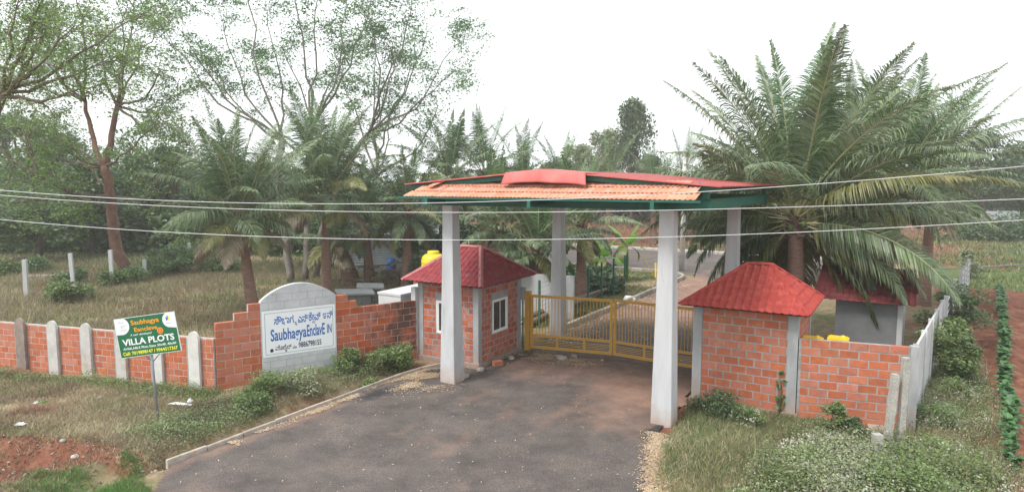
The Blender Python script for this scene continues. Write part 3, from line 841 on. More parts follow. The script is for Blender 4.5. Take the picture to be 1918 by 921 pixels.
def hip_roof(h, x0, x1, y0, y1, ze, za, rx0, rx1, mt, capm, lower=(), capw=0.17):
    ym = (y0 + y1) / 2
    c = [(x0, y0, ze), (x1, y0, ze), (x1, y1, ze), (x0, y1, ze)]
    r0, r1 = (rx0, ym, za), (rx1, ym, za)
    slope_sheet(c[0], c[1], r1, r0, 'roof_sheet', h, mt)
    slope_sheet(c[1], c[2], r1, r1, 'roof_sheet', h, mt)
    slope_sheet(c[2], c[3], r0, r1, 'roof_sheet', h, mt)
    slope_sheet(c[3], c[0], r0, r0, 'roof_sheet', h, mt)
    for p, q in ((c[0], r0), (c[1], r1), (c[2], r1), (c[3], r0), (r0, r1)):
        m = MB()
        p, q = Vector(p) + Vector((0, 0, 0.035)), Vector(q) + Vector((0, 0, 0.045))
        d = (q - p).normalized(); s_ = d.cross(Vector((0, 0, 1))).normalized(); u_ = s_.cross(d)
        n = max(2, int((q - p).length / 0.25))
        vs, fs = [], []
        for i in range(n + 1):
            c_ = p.lerp(q, i / n)
            lift = 0.008 if i % 2 else 0
            for k in range(7):
                t = -1 + 2 * k / 6
                vs.append(c_ + s_ * t * capw / 2 + u_ * (0.035 * (1 - abs(t) ** 1.5) - 0.03 * abs(t) + lift))
        for i in range(n):
            for k in range(6):
                a_ = i * 7 + k; fs.append((a_, a_ + 1, a_ + 8, a_ + 7))
        m.add(vs, fs, smooth=False)
        o = m.obj('hip_cap', capm, h)
        so_ = o.modifiers.new('Solidify', 'SOLIDIFY'); so_.thickness = 0.008
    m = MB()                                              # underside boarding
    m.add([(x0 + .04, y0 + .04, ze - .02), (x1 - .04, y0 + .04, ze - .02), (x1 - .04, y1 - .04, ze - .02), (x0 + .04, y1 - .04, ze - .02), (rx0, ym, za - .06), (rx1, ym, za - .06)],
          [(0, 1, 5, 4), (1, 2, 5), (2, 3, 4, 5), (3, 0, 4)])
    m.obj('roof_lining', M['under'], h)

def window(h, cx, cy_, ang, wd, z0, z1, depth=0.05):
    wn = MB(); t = 0.055
    wn.box(-wd / 2, wd / 2, -0.03, depth, z0, z0 + t); wn.box(-wd / 2, wd / 2, -0.03, depth, z1 - t, z1)
    wn.box(-wd / 2, -wd / 2 + t, -0.028, depth - .002, z0 + t, z1 - t); wn.box(wd / 2 - t, wd / 2, -0.028, depth - .002, z0 + t, z1 - t)
    o = wn.obj('window', M['upvc'], h, (cx, cy_, 0), (0, 0, ang))
    for s_ in (-1, 1):                                    # two sliding sashes
        f = MB(); x0_, x1_ = (-wd / 2 + t, 0.03) if s_ < 0 else (-0.03, wd / 2 - t)
        y_ = 0.0 if s_ < 0 else 0.022
        k = 0.04
        f.box(x0_, x1_, y_ - .01, y_ + .01, z0 + t, z0 + t + k); f.box(x0_, x1_, y_ - .01, y_ + .01, z1 - t - k, z1 - t)
        f.box(x0_, x0_ + k, y_ - .009, y_ + .009, z0 + t + k, z1 - t - k); f.box(x1_ - k, x1_, y_ - .009, y_ + .009, z0 + t + k, z1 - t - k)
        f.obj('frame', M['upvc'], o)
        g = MB(); g.box(x0_ + k, x1_ - k, y_ - .003, y_ + .003, z0 + t + k, z1 - t - k); g.obj('pane', M['glass'], o)
    return o

def hut_body(h, W_, D_, H_, mt, col_w=0.2, plinth=0.12):
    m = MB()
    m.box(-0.07, W_ + 0.07, -0.07, D_ + 0.07, -0.12, plinth)
    m.obj('plinth', M['mortar'], h)
    for x, y in ((0, 0), (W_, 0), (W_, D_), (0, D_)):
        x_ = min(max(x, col_w / 2), W_ - col_w / 2); y_ = min(max(y, col_w / 2), D_ - col_w / 2)
        m = MB(); m.box(x_ - col_w / 2 - .012, x_ + col_w / 2 + .012, y_ - col_w / 2 - .012, y_ + col_w / 2 + .012, plinth, H_ - 0.004)
        m.obj('column', M['conc_dark'], h)
T_ = 0.15
def wall_core(h, p, q, z0, z1, hole=None, mt=None):
    """mortar body of a wall between two points, with one opening"""
    m = MB(); p, q = Vector((*p, 0)), Vector((*q, 0)); d = (q - p); L_ = d.length; ang = math.atan2(d.y, d.x)
    Mx = Matrix.Translation(p) @ Matrix.Rotation(ang, 4, 'Z'); t = T_ / 2 - 0.006
    if hole:
        a_, b_, c_, e_ = hole
        for bx in ((0, a_, z0, z1), (b_, L_, z0, z1), (a_, b_, z0, c_), (a_, b_, e_, z1)): m.box(bx[0], bx[1], -t, t, bx[2], bx[3], M=Mx)
    else: m.box(0, L_, -t, t, z0, z1, M=Mx)
    m.obj('mortar_core', mt or M['mortar'], h)

# left hut
h1 = thing('guard_hut', 'left brick guard hut with white windows and a maroon hipped roof, beside the sign wall', 'hut', S(-2.75, 1.70), TH, group='guard huts either side of the gate')
w1, d1, e1 = 2.62, 2.88, 2.92
hut_body(h1, w1, d1, e1, M['brick_old'])
fw = (0.82, 1.72, 1.02, 2.2)                               # front window, along the wall from the left column
rw = (0.92, 1.93, 1.02, 2.22)
wall_core(h1, (0.2, 0.085), (w1 - 0.2, 0.085), 0.1, e1, (fw[0] - .2, fw[1] - .2, fw[2], fw[3]))
wall_core(h1, (w1 - 0.085, 0.2), (w1 - 0.085, d1 - 0.2), 0.1, e1, (rw[0] - .2, rw[1] - .2, rw[2], rw[3]))
wall_core(h1, (0.085, 0.2), (0.085, d1 - 0.2), 0.1, e1)
wall_core(h1, (0.2, d1 - 0.085), (w1 - 0.2, d1 - 0.085), 0.1, e1)
brick_face(h1, 0.21, 0.085, 0, w1 - 0.42, 13, 'old', 0.40, 0.213, T_, M['brick_old'], 0.034, 0.13, holes=[(fw[0] - .26, fw[1] - .16, fw[2] - .04, fw[3] + .08)])
brick_face(h1, w1 - 0.085, 0.21, math.pi / 2, d1 - 0.42, 13, 'old', 0.40, 0.213, T_, M['brick_old'], 0.034, 0.13, holes=[(rw[0] - .27, rw[1] - .15, rw[2] - .04, rw[3] + .10)])
window(h1, (fw[0] + fw[1]) / 2, 0.02, 0, fw[1] - fw[0], fw[2], fw[3])
window(h1, w1 - 0.02, (rw[0] + rw[1]) / 2, math.pi / 2, rw[1] - rw[0], rw[2], rw[3])
hip_roof(h1, -0.36, w1 + 0.46, -0.52, d1 + 0.48, e1 - 0.02, 4.02, 0.90, 1.80, M['hutroof'], M['hip'])
m = MB(); m.box(w1 - 0.05, w1 + 0.16, d1 - 0.02, d1 + 0.13, 1.95, 2.42); m.obj('meter_box', M['conc_dark'], h1)
m = MB(); m.tube([(w1 + 0.07, d1 + 0.06, 1.95), (w1 + 0.07, d1 + 0.06, 0.05)], 0.03, 8); m.obj('pipe', M['green'], h1)
# right hut
h2 = thing('guard_hut', 'right brick hut without windows under a bright red hipped roof, joined to the brick wall', 'hut', S(7.08, 2.42), TH, group='guard huts either side of the gate')
w2, d2, e2 = 2.86, 2.75, 2.82
hut_body(h2, w2, d2, e2, M['brick'], 0.24, 0.02)
for p, q in (((0.24, 0.085), (w2 - 0.24, 0.085)), ((w2 - 0.085, 0.24), (w2 - 0.085, d2 - 0.24)), ((0.085, 0.24), (0.085, d2 - 0.24)), ((0.24, d2 - 0.085), (w2 - 0.24, d2 - 0.085))):
    wall_core(h2, p, q, 0.0, e2)
brick_face(h2, 0.25, 0.085, 0, w2 - 0.5, 12, 'new', 0.425, 0.232, T_, M['brick'], 0.034, 0.0)
brick_face(h2, w2 - 0.085, 0.25, math.pi / 2, d2 - 0.5, 12, 'new', 0.425, 0.232, T_, M['brick'], 0.034, 0.0)
hip_roof(h2, -0.34, w2 + 0.32, -0.42, d2 + 0.30, e2 + 0.02, 3.95, 1.22, 1.92, M['hutroof2'], M['hutroof2'], capw=0.13)
# small grey hut behind the wall
h3 = thing('outhouse', 'small dark grey plastered outhouse with a dark red roof, half hidden by palm fronds', 'outhouse', S(10.27, 9.5), TH - 0.03)
m = MB(); m.box(0, 1.95, 0, 2.2, -0.1, 2.15); m.obj('wall', M['plaster_dark'], h3)
m = MB(); m.box(1.952, 2.12, -0.02, 2.2, -0.1, 2.17); m.obj('column', M['conc'], h3)
slope_sheet((-0.75, -0.4, 2.20), (2.5, -0.4, 2.20), (2.4, 1.3, 3.25), (-0.65, 1.3, 3.25), 'roof_sheet', h3, M['hutroof3'])
slope_sheet((2.5, 2.7, 2.20), (-0.75, 2.7, 2.20), (-0.65, 1.3, 3.25), (2.4, 1.3, 3.25), 'roof_sheet', h3, M['hutroof3'])
m = MB(); m.add([(0, 0, 2.15), (0, 2.2, 2.15), (0, 1.3, 3.0), (2.1, 0, 2.15), (2.1, 2.2, 2.15), (2.1, 1.3, 3.0)], [(0, 1, 2), (3, 5, 4)]); m.obj('gable', M['plaster_dark'], h3)

# ------------------------------------------------------------------ gate
gl = thing('gate_post', 'ochre steel gate post beside the left guard hut', 'post', S(0.12, 4.72), TH)
m = MB(); m.box(-0.10, 0.10, -0.09, 0.09, -0.05, 2.24); m.box(-0.12, 0.12, -0.11, 0.11, 2.24, 2.27); m.obj('post_shaft', M['ochre'], gl)
def gate_leaf(p, q, z0, z1, label, nb):
    p, q = Vector((*S(*p)[:2], 0)), Vector((*S(*q)[:2], 0)); d = q - p; L_ = d.length
    g = thing('gate_leaf', label, 'gate', p, math.atan2(d.y, d.x), 'two leaves of the ochre gate')
    t = 0.045
    zm = z0 + 0.50
    for x in (0.05, L_ - 0.05):
        m = MB(); m.box(x - 0.05, x + 0.05, -t / 2 - .004, t / 2 + .004, z0, z1); m.obj('stile', M['ochre'], g)
    for z, hh in ((z0 + 0.055, 0.11), (zm, 0.09), (z1 - 0.05, 0.10)):
        m = MB(); m.box(0.10, L_ - 0.10, -t / 2, t / 2, z - hh / 2, z + hh / 2); m.obj('rail', M['ochre'], g)
    for x in (L_ / 3, 2 * L_ / 3):
        m = MB(); m.box(x - 0.04, x + 0.04, -t / 2, t / 2, z0 + 0.11, zm - 0.045); m.obj('muntin', M['ochre'], g)
    bar = MB(); bar.box(-0.010, 0.010, -0.010, 0.010, zm + 0.045, z1 - 0.10); bme = bar.mesh('bar', M['ochre'])
    for i in range(nb): link('bar', bme, g, (0.10 + (L_ - 0.2) * (i + 1) / (nb + 1), 0, 0))
    rod = MB(); rod.box(0.10, L_ - 0.10, 0.000, 0.016, -0.008, 0.008); rme = rod.mesh('rod', M['ochre'])
    for i in range(4): link('rod', rme, g, (0, 0, z0 + 0.11 + 0.30 * (i + 1) / 5))
    return g
gate_leaf((0.25, 4.70), (3.33, 5.32), 0.10, 2.16, 'left leaf of the ochre barred gate, hinged beside the windowed hut', 23)
gate_leaf((3.37, 5.33), (6.98, 5.12), 0.10, 2.18, 'right leaf of the ochre barred gate, partly behind the front right pillar', 27)

# ------------------------------------------------------------------ left boundary wall
WL0, WL1 = gp(0, 690), gp(406, 733)
dl = (WL1 - WL0); dl.z = 0; LL = dl.length; dl.normalize(); angL = math.atan2(dl.y, dl.x)
EXT = 2.35
st = WL0 - dl * EXT
bw = thing('boundary_wall', 'long low brick boundary wall with round-topped pale concrete posts, on the left', 'wall', (st.x, st.y, 0), angL)
LT = LL + EXT
HW = 1.66
m = MB(); m.box(0, LT, -0.068, 0.068, -0.2, HW - 0.03); m.obj('mortar_core', M['mortar_pale'], bw)
def px_on(px):                                             # distance along the wall seen at column px
    best = min(range(0, 2000), key=lambda i: abs(959 + FOC * (st.x + dl.x * LT * i / 2000) / (st.y + dl.y * LT * i / 2000) - px))
    return LT * best / 2000
spc = (px_on(358) - px_on(30)) / 5
posts = [px_on(30) + spc * k for k in range(-2, 6)]
last = -0.0
gap = 0.20
edges = [0.0] + posts + [LT]
def rowlen(i):
    a = edges[i] + (gap if i else 0); b2 = edges[i + 1] - (0.30 if i < len(edges) - 2 else 0); return a, b2
for i in range(len(edges) - 1):
    a, b2 = rowlen(i)
    if b2 - a > 0.1:
        brick_face(bw, a, 0, 0, b2 - a, 8, 'left', 0.345, 0.205, T_, M['brick'], 0.019, 0.0)
        # thinner top course
for p in posts:
    m = MB(); m.box(p - 0.31, p + 0.15, -0.115, 0.072, -0.2, HW - 0.05); m.obj('pilaster', M['conc_dark'], bw)
    m = MB(); n = 12; r = 0.195
    vs = []
    for y in (-0.185, -0.095):
        pts = [(-r, -0.2), (r, -0.2)] + [(r * math.cos(math.pi * k / n), HW - 0.05 + 0.26 * math.sin(math.pi * k / n)) for k in range(n + 1)]
        vs += [(p + x, y, z) for x, z in pts]
    k = n + 3
    m.add(vs, [tuple(range(k)), tuple(range(2 * k - 1, k - 1, -1))] + [(i, (i + 1) % k + 0, (i + 1) % k + k, i + k)[::-1] for i in range(k)])
    o = m.obj('post', M['post_conc'], bw)
    if abs(p - px_on(30)) < 0.1:
        o.material_slots[0].link = 'OBJECT'; o.material_slots[0].material = M['post_brown']; o['label'] = 'brown stained post'
m = MB(); m.box(0, LT, -0.30, -0.07, -0.2, 0.03); m.obj('footing', M['mortar_pale'], bw)
m = MB(); m.box(0.0, LT, -0.05, 0.05, HW - 0.03, HW + 0.005); m.obj('coping', M['mortar_pale'], bw)

# ------------------------------------------------------------------ sign wall
C0, C1 = gp(406, 733), S(-2.80, 1.62)
C0 = C0 + dl * 0.02
d = Vector((C1.x - C0.x, C1.y - C0.y, 0)); SLn = d.length - 0.02; angS = math.atan2(d.y, d.x)
sw = thing('sign_wall', 'stepped brick wall with a white painted name panel under an arched grey top', 'wall', (C0.x, C0.y, 0), angS)
def along(px, P=C0, D=d):                                  # distance along the sign wall seen at column px
    dn = D.normalized()
    best = min(range(0, 2000), key=lambda i: abs(959 + FOC * (P.x + dn.x * SLn * i / 2000) / (P.y + dn.y * SLn * i / 2000) - px))
    return SLn * best / 2000
sA, sB = along(487) - 0.12, along(629) - 0.12                            # the rendered slab
s1, s2, s3, s4 = along(433) - 0.06, along(460) - 0.06, along(651) - 0.1, along(667) - 0.1
crs = 0.238
def topf(s_):
    if s_ < s1: return 9 * crs
    if s_ < s2: return 10 * crs
    if s_ < sA: return 11 * crs
    if s_ < sB: return 9 * crs
    if s_ < s3: return 11 * crs
    if s_ < s4: return 10 * crs
    return 9 * crs
def topb(x): return topf(x) + 0.01
m = MB()
t = T_ / 2 - 0.007
xs = [0, s1, s2, sA, sB, s3, s4, SLn]
for x0, x1 in zip(xs, xs[1:]):
    m.box(x0 + (0.01 if x0 == 0 else 0), x1, -t, t, -0.2, topf((x0 + x1) / 2) - 0.012)
m.obj('mortar_core', M['mortar_pale'], sw)
def mould(s_, z): return (s_ > SLn - 1.6 and z > 0.9 and R.random() < 0.55) or (s_ > SLn - 1.9 and abs(z - 1.25) < 0.25)
for a, b2, top in ((0, s1, 9), (0, s1, 0),):
    pass
def seg(a, b2, n):
    if b2 - a > 0.08: brick_face(sw, a, 0, 0, b2 - a, n, 'sign', 0.50, crs, T_, M['brick'], 0.016, 0.0, black=lambda q, z: q + a > SLn - 2.9)
seg(0, sA, 9)
seg(sB, SLn, 9)
def row(a, b2, c):
    n = max(1, round((b2 - a) / 0.5)); 
    for i in range(n):
        p, q = a + (b2 - a) * i / n, a + (b2 - a) * (i + 1) / n
        link('brick', R.choice(brick_me['sign']), sw, ((p + q) / 2, 0, (c + 0.5) * crs), (0, 0, 0), ((q - p - 0.02) / 0.48, 1, 1))
row(s1, sA, 9); row(s2, sA, 10); row(sB, s4, 9); row(sB, s3, 10)
# rendered slab with arched head, block joints incised
def slab():
    Wd = sB - sA; zs = 11.0 * crs + 0.03; rise = 0.50
    arch = lambda x: zs + rise * (1 - ((x - Wd / 2) / (Wd / 2)) ** 2) ** 0.9 if 0 < x < Wd else zs
    n = 44
    m = MB(); vs = []
    pts = [(0, -0.2), (Wd, -0.2)] + [(Wd * (1 - k / n), arch(Wd * (1 - k / n))) for k in range(n + 1)]
    for y in (-0.092, 0.092): vs += [(sA + x, y, z) for x, z in pts]
    k = len(pts)
    m.add(vs, [tuple(range(k)), tuple(range(2 * k - 1, k - 1, -1))] + [(i, (i + 1) % k, (i + 1) % k + k, i + k)[::-1] for i in range(k)])
    o = m.obj('slab', M['slab'], sw)
    # block joints show through the render: thin proud ribs of mortar
    j = MB()
    for c in range(0, 13):
        z = c * crs
        if z < 0.2: continue
        x0_, x1_ = 0.03, Wd - 0.03
        if z > zs:
            hw = Wd / 2 * math.sqrt(max(0, 1 - ((z - zs) / rise) ** (1 / 0.9)))
            x0_, x1_ = Wd / 2 - hw + 0.05, Wd / 2 + hw - 0.05
        if x1_ - x0_ < 0.3: continue
        j.box(sA + x0_, sA + x1_, -0.0945, -0.090, z - 0.006, z + 0.006)
        x = 0.5 if c % 2 else 0.25
        while x < Wd - 0.1:
            if x0_ < x < x1_ and z + crs < arch(x) - 0.02: j.box(sA + x - 0.006, sA + x + 0.006, -0.0943, -0.090, z + 0.01, z + crs - 0.01)
            x += 0.5
    j.obj('joint_line', M['conc_dark'], o)
    return Wd
Wd = slab()
PZ0, PZ1 = 0.86, 2.34                                      # painted panel heights
m = MB(); m.box(sA + 0.03, sB - 0.04, -0.0975, -0.091, PZ0, PZ1)
panel = m.obj('name_panel', M['whitepaint'], sw)
m = MB(); x0, x1, z0, z1 = sA + 0.11, sB - 0.11, PZ0 + 0.07, PZ1 - 0.07; e = 0.014
for bx in ((x0, x1, z0, z0 + e), (x0, x1, z1 - e, z1), (x0, x0 + e, z0 + e, z1 - e), (x1 - e, x1, z0 + e, z1 - e)):
    m.box(bx[0], bx[1], -0.1005, -0.096, bx[2], bx[3])
m.obj('border_line', M['darkline'], panel)

def text_mesh(s, mt, name='lettering', width=None, height=None, bold=0.0, skew=0.0, depth=0.0015):
    """flat lettering in the XZ plane, lower left corner at the origin; each stroke island nudged so none coincide"""
    c = bpy.data.curves.new('t', 'FONT'); c.body = s; c.size = 1.0; c.offset = bold; c.shear = skew
    c.resolution_u = 3
    o = bpy.data.objects.new('t', c); COL.objects.link(o)
    dg = bpy.context.evaluated_depsgraph_get()
    me = bpy.data.meshes.new_from_object(o.evaluated_get(dg), depsgraph=dg)
    COL.objects.unlink(o); bpy.data.objects.remove(o)
    n = len(me.vertices)
    co = np.zeros(n * 3); me.vertices.foreach_get('co', co); co = co.reshape(-1, 3)
    par = list(range(n))
    def find(i):
        while par[i] != i: par[i] = par[par[i]]; i = par[i]
        return i
    faces = [tuple(p.vertices) for p in me.polygons]
    for f in faces:
        r = find(f[0])
        for i in f[1:]: par[find(i)] = r
    roots = {}
    for i in range(n): roots.setdefault(find(i), len(roots))
    isl = np.array([roots[find(i)] for i in range(n)])
    lo, hi = co.min(0), co.max(0)
    sx = (width / (hi[0] - lo[0])) if width else None
    sz = (height / (hi[1] - lo[1])) if height else sx
    if sx is None: sx = sz
    V = np.stack([(co[:, 0] - lo[0]) * sx, -(isl % 7) * 0.0004 - depth, (co[:, 1] - lo[1]) * sz], 1)
    out = bpy.data.meshes.new(name)
    out.from_pydata([tuple(v) for v in V], [], faces)
    out.materials.append(mt)
    bpy.data.meshes.remove(me)
    return out
def put_text(s, x, z, wd, ht, mt, parent, y=-0.0985, bold=0.012, skew=0.0, rot=0.0):
    return link('lettering', text_mesh(s, mt, width=wd, height=ht, bold=bold, skew=skew), parent, (x, y, z), (0, -rot, 0))
pw = sB - sA
def X(f): return sA + pw * f
put_text('ಸೌಭಾಗ', X(0.165), 1.84, pw * 0.255, 0.30, M['blue'], panel, bold=0.02)
put_text('ಎನ್', X(0.475), 1.85, pw * 0.135, 0.28, M['blue'], panel, bold=0.02)
put_text('ಕೇವ್', X(0.62), 1.87, pw * 0.165, 0.29, M['blue'], panel, bold=0.02)
put_text('ಇನ್', X(0.815), 1.87, pw * 0.14, 0.28, M['blue'], panel, bold=0.02)
put_text('ಲ', X(0.668), 1.78, pw * 0.04, 0.075, M['blue'], panel, bold=0.02)
m = MB(); m.tube([(X(0.428), -0.1, 1.90), (X(0.455), -0.1, 1.87), (X(0.435), -0.1, 1.83), (X(0.465), -0.1, 1.80)], 0.014, 5); m.obj('lettering', M['blue'], panel)
put_text('Saubhagya', X(0.115), 1.24, pw * 0.47, 0.50, M['blue'], panel, bold=0.02)
put_text('EnclavE', X(0.592), 1.36, pw * 0.245, 0.39, M['blue'], panel, bold=0.02)
put_text('IN', X(0.868), 1.39, pw * 0.065, 0.30, M['blue'], panel, bold=0.02)
m = MB(); m.add([(X(0.125) + 0.055 * math.cos(k * math.pi / 6), -0.1015, 1.06 + 0.06 * math.sin(k * math.pi / 6)) for k in range(12)], [tuple(range(12))]); m.obj('dot', M['navy'], panel)
put_text('ಮೊಬೈಲ್', X(0.17), 0.965, pw * 0.21, 0.245, M['navy'], panel, bold=0.018)
put_text('ನಂ', X(0.395), 1.03, pw * 0.055, 0.10, M['navy'], panel, bold=0.02)
put_text('9886798155', X(0.475), 1.03, pw * 0.31, 0.19, M['navy'], panel, bold=0.022)
# column between sign wall and hut
cw = thing('concrete_column', 'square grey concrete column where the sign wall meets the left guard hut', 'column', S(-2.86, 1.66), TH)
m = MB(); m.box(-0.10, 0.09, -0.12, 0.1, -0.1, 2.60); m.obj('shaft', M['conc'], cw)

# ------------------------------------------------------------------ right brick wall, corner and perimeter wall
E0, E1 = S(9.96, 2.52), S(12.70, 3.02)
d = Vector((E1.x - E0.x, E1.y - E0.y, 0)); RL = d.length; angR = math.atan2(d.y, d.x)
rw_ = thing('brick_wall', 'orange brick wall running from the right hut to a grey corner column', 'wall', (E0.x, E0.y, 0), angR)
m = MB(); m.box(0, RL - 0.1, -0.068, 0.068, -0.25, 2.13); m.obj('mortar_core', M['mortar'], rw_)
brick_face(rw_, 0.05, 0, 0, RL - 0.2, 10, 'right', 0.475, 0.226, T_, M['brick'], 0.034, -0.12)
m = MB(); m.box(RL - 0.12, RL + 0.08, -0.12, 0.10, -0.25, 2.16); m.obj('column', M['conc_dark'], rw_)
E2 = S(13.62, 11.6)
d = Vector((E2.x - E1.x, E2.y - E1.y, 0)); PL = d.length; angP = math.atan2(d.y, d.x)
pw_ = thing('perimeter_wall', 'whitewashed precast panel wall running back from the brick corner beside the field', 'wall', (E1.x, E1.y, 0), angP)
x = 0.22
k = 0
while x < PL:
    m = MB()
    for c in range(5): m.box(x + 0.004, min(x + 1.88, PL) - 0.004, -0.028, 0.028, -0.2 + c * 0.47, -0.2 + (c + 1) * 0.47 - 0.006)
    m.obj('panel', M['white_conc'], pw_)
    m = MB(); m.box(x - 0.11, x + 0.0, -0.075, 0.075, -0.25, 2.18); m.obj('post', M['conc_dark'] if k == 0 else M['white_conc'], pw_)
    x += 2.0; k += 1
# farther pieces of louvred precast fence
def louvre_fence(p, q, ht, label):
    d = Vector((q.x - p.x, q.y - p.y, 0)); L_ = d.length
    f = thing('precast_fence', label, 'fence', (p.x, p.y, 0), math.atan2(d.y, d.x), 'white louvred fence pieces beyond the palm')
    n = max(1, int(L_ / 2.0))
    for i in range(n + 1):
        m = MB(); m.box(i * L_ / n - 0.07, i * L_ / n + 0.07, -0.07, 0.07, -0.1, ht + 0.05); m.obj('post', M['white_conc'], f)
    sl_ = MB(); sl_.box(0.08, L_ / n - 0.08, -0.02, 0.02, -0.10, 0.10); sm_ = sl_.mesh('slat', M['white_conc'])
    for i in range(n):
        for k in range(int(ht / 0.27)): link('slat', sm_, f, (i * L_ / n, 0, 0.2 + k * 0.27), (0.3, 0, 0))
louvre_fence(S(13.75, 12.6), S(14.3, 18.0), 2.1, 'nearer white louvred fence piece in line beyond the perimeter wall')
louvre_fence(S(14.7, 21.5), S(15.4, 27.5), 2.1, 'farther white louvred fence piece under the palm fronds, by the grey bush')
# stone posts
def stone_post(p, top, wd, label, z=-0.3):
    m = MB(); p, top = Vector(p), Vector(top)
    n = 9; vs = []; fs = []
    for i in range(n + 1):
        c = p.lerp(top, i / n)
        for sx, sy in ((-1, -1), (1, -1), (1, 1), (-1, 1)):
            vs.append((c.x + sx * wd / 2 + R.uniform(-.008, .008), c.y + sy * wd / 2 + R.uniform(-.008, .008), c.z))
    for i in range(n):
        for k in range(4): a, b2 = i * 4 + k, i * 4 + (k + 1) % 4; fs.append((a, b2, b2 + 4, a + 4))
    fs.append((n * 4, n * 4 + 1, n * 4 + 2, n * 4 + 3))
    m.add([Vector(v) - p for v in vs], fs)
    o = m.obj('stone_post', M['granite'], None, p)
    tag(o, label, 'post', 'rough granite posts in the weeds by the right wall')
g_ = gp(1661, 838, -0.2); stone_post(g_, vp(1677, 700, g_.y + 0.05), 0.15, 'middle granite post leaning right in front of the brick wall')
g_ = gp(1685, 836, -0.2); stone_post(g_, vp(1697, 669, g_.y + 0.05), 0.15, 'tallest granite post, leaning against the corner column')
g_ = gp(1643, 866, -0.2); stone_post(g_, vp(1643, 812, g_.y), 0.19, 'short squat granite stump standing among white flowers')
# drain mouth below the wall
dm = thing('drain', 'small square concrete drain mouth at the foot of the right brick wall', 'drain', (E0.x, E0.y, 0), angR)
m = MB(); m.box(1.75, 2.35, -0.5, -0.09, -0.08, -0.02); m.box(1.75, 1.83, -0.5, -0.09, -0.45, -0.08); m.box(2.27, 2.35, -0.5, -0.09, -0.45, -0.08); m.obj('drain_frame', M['conc_dark'], dm)

# ------------------------------------------------------------------ things behind and beside the walls
wb = thing('water_cistern', 'whitewashed concrete box cistern behind the sign wall, left of the guard hut', 'cistern', S(-4.87, 1.9), TH)
m = MB(); m.box(0, 1.1, 0.0, 3.4, -0.1, 2.14); m.obj('wall', M['white_conc'], wb)
m = MB(); m.box(-0.03, 1.13, -0.03, 3.43, 2.14, 2.22); m.obj('lid', M['white_conc'], wb)
def tank(loc, label, r=0.5, h=1.15):
    t = thing('water_tank', label, 'water tank', loc)
    m = MB()
    prof = [(0.0, 0), (r * 0.96, 0.0), (r, 0.04)]
    for k in range(4):
        z = 0.08 + k * (h - 0.3) / 4
        prof += [(r, z), (r * 1.03, z + 0.03), (r * 1.03, z + 0.08), (r, z + 0.11)]
    prof += [(r, h - 0.24), (r * 0.93, h - 0.12), (r * 0.72, h - 0.03), (r * 0.5, h)]
    m.lathe(prof, 28); m.obj('body', M['yellow'], t)
    m = MB(); m.lathe([(r * 0.5, h - 0.03), (r * 0.5, h + 0.09), (r * 0.46, h + 0.12), (0, h + 0.13)], 24); m.obj('lid', M['yellow'], t)
    return t
p = vp(812, 512, 27.5); tk = tank((p.x, p.y, 2.42), 'yellow plastic water tank peeping over the left guard hut roof', 0.50, 0.98)
ts = thing('tank_stand', 'brick stand under the yellow water tank, behind the left hut', 'stand', (p.x, p.y, 0), TH)
m = MB(); m.box(-0.6, 0.6, -0.6, 0.6, -0.1, 2.41); m.obj('wall', M['brick_old'], ts)
# low yellow tanks behind the right wall
for k, (a, b2, z) in enumerate(((10.22, 3.25, 1.70), (10.85, 3.55, 1.72))):
    t = thing('jerrycan', ['left yellow plastic drum behind the brick wall, under the hut eave', 'right yellow plastic drum behind the brick wall, beside a tree stump'][k], 'drum', S(a, b2, 0), TH, 'yellow drums behind the right wall')
    m = MB(); m.box(-0.27, 0.27, -0.2, 0.2, 1.62, z + .32); m.box(-0.23, 0.23, -0.16, 0.16, z + .32, z + .35); m.box(-0.015, 0.015, -0.21, 0.21, 1.62, z + .32); m.obj('body', M['yellow'], t)
    m = MB(); m.lathe([(0.05, 0), (0.05, 0.05), (0, 0.05)], 12, (0.12, 0, z + .35)); m.obj('cap', M['yellow'], t)
tb = thing('work_table', 'rough concrete bench behind the right wall holding two yellow drums', 'bench', S(10.6, 3.4), TH)
m = MB(); m.box(-0.8, 0.8, -0.3, 0.5, 1.5, 1.60); m.obj('top', M['conc_dark'], tb)
m = MB(); m.box(-0.75, -0.6, -0.25, 0.45, -0.1, 1.5); m.obj('leg', M['conc_dark'], tb)
m = MB(); m.box(0.6, 0.75, -0.25, 0.45, -0.1, 1.5); m.obj('leg', M['conc_dark'], tb)

# corrugated shed among the trees
p = gp(735, 520); sh = thing('tin_shed', 'corrugated tin shed half hidden behind the palms', 'shed', (p.x - 1.0, p.y + 3, 0), 0.1)
def corr(W_, z0, z1):
    n = int((z1 - z0) / 0.035)
    V, F = [], []
    for j in range(n + 1):
        for x in (0, W_): V.append((x, 0.02 * math.sin(j * 1.3), z0 + (z1 - z0) * j / n))
    for j in range(n): F.append((2 * j, 2 * j + 1, 2 * j + 3, 2 * j + 2))
    return np_mesh('wall_sheet', np.array(V), np.array(F), M['zinc'])
link('wall_sheet', corr(6.2, -0.1, 2.7), sh, (-2.6, 0, 0))
m = MB(); m.add([(-2.8, -0.5, 2.72), (3.8, -0.5, 2.72), (3.8, 4, 3.3), (-2.8, 4, 3.3)], [(0, 1, 2, 3)]); o = m.obj('roof', M['zinc'], sh)
o.modifiers.new('Solidify', 'SOLIDIFY').thickness = 0.03
m = MB(); m.box(-2.6, 3.6, 0.05, 4, -0.1, 2.6); m.obj('wall', M['plaster_dark'], sh)
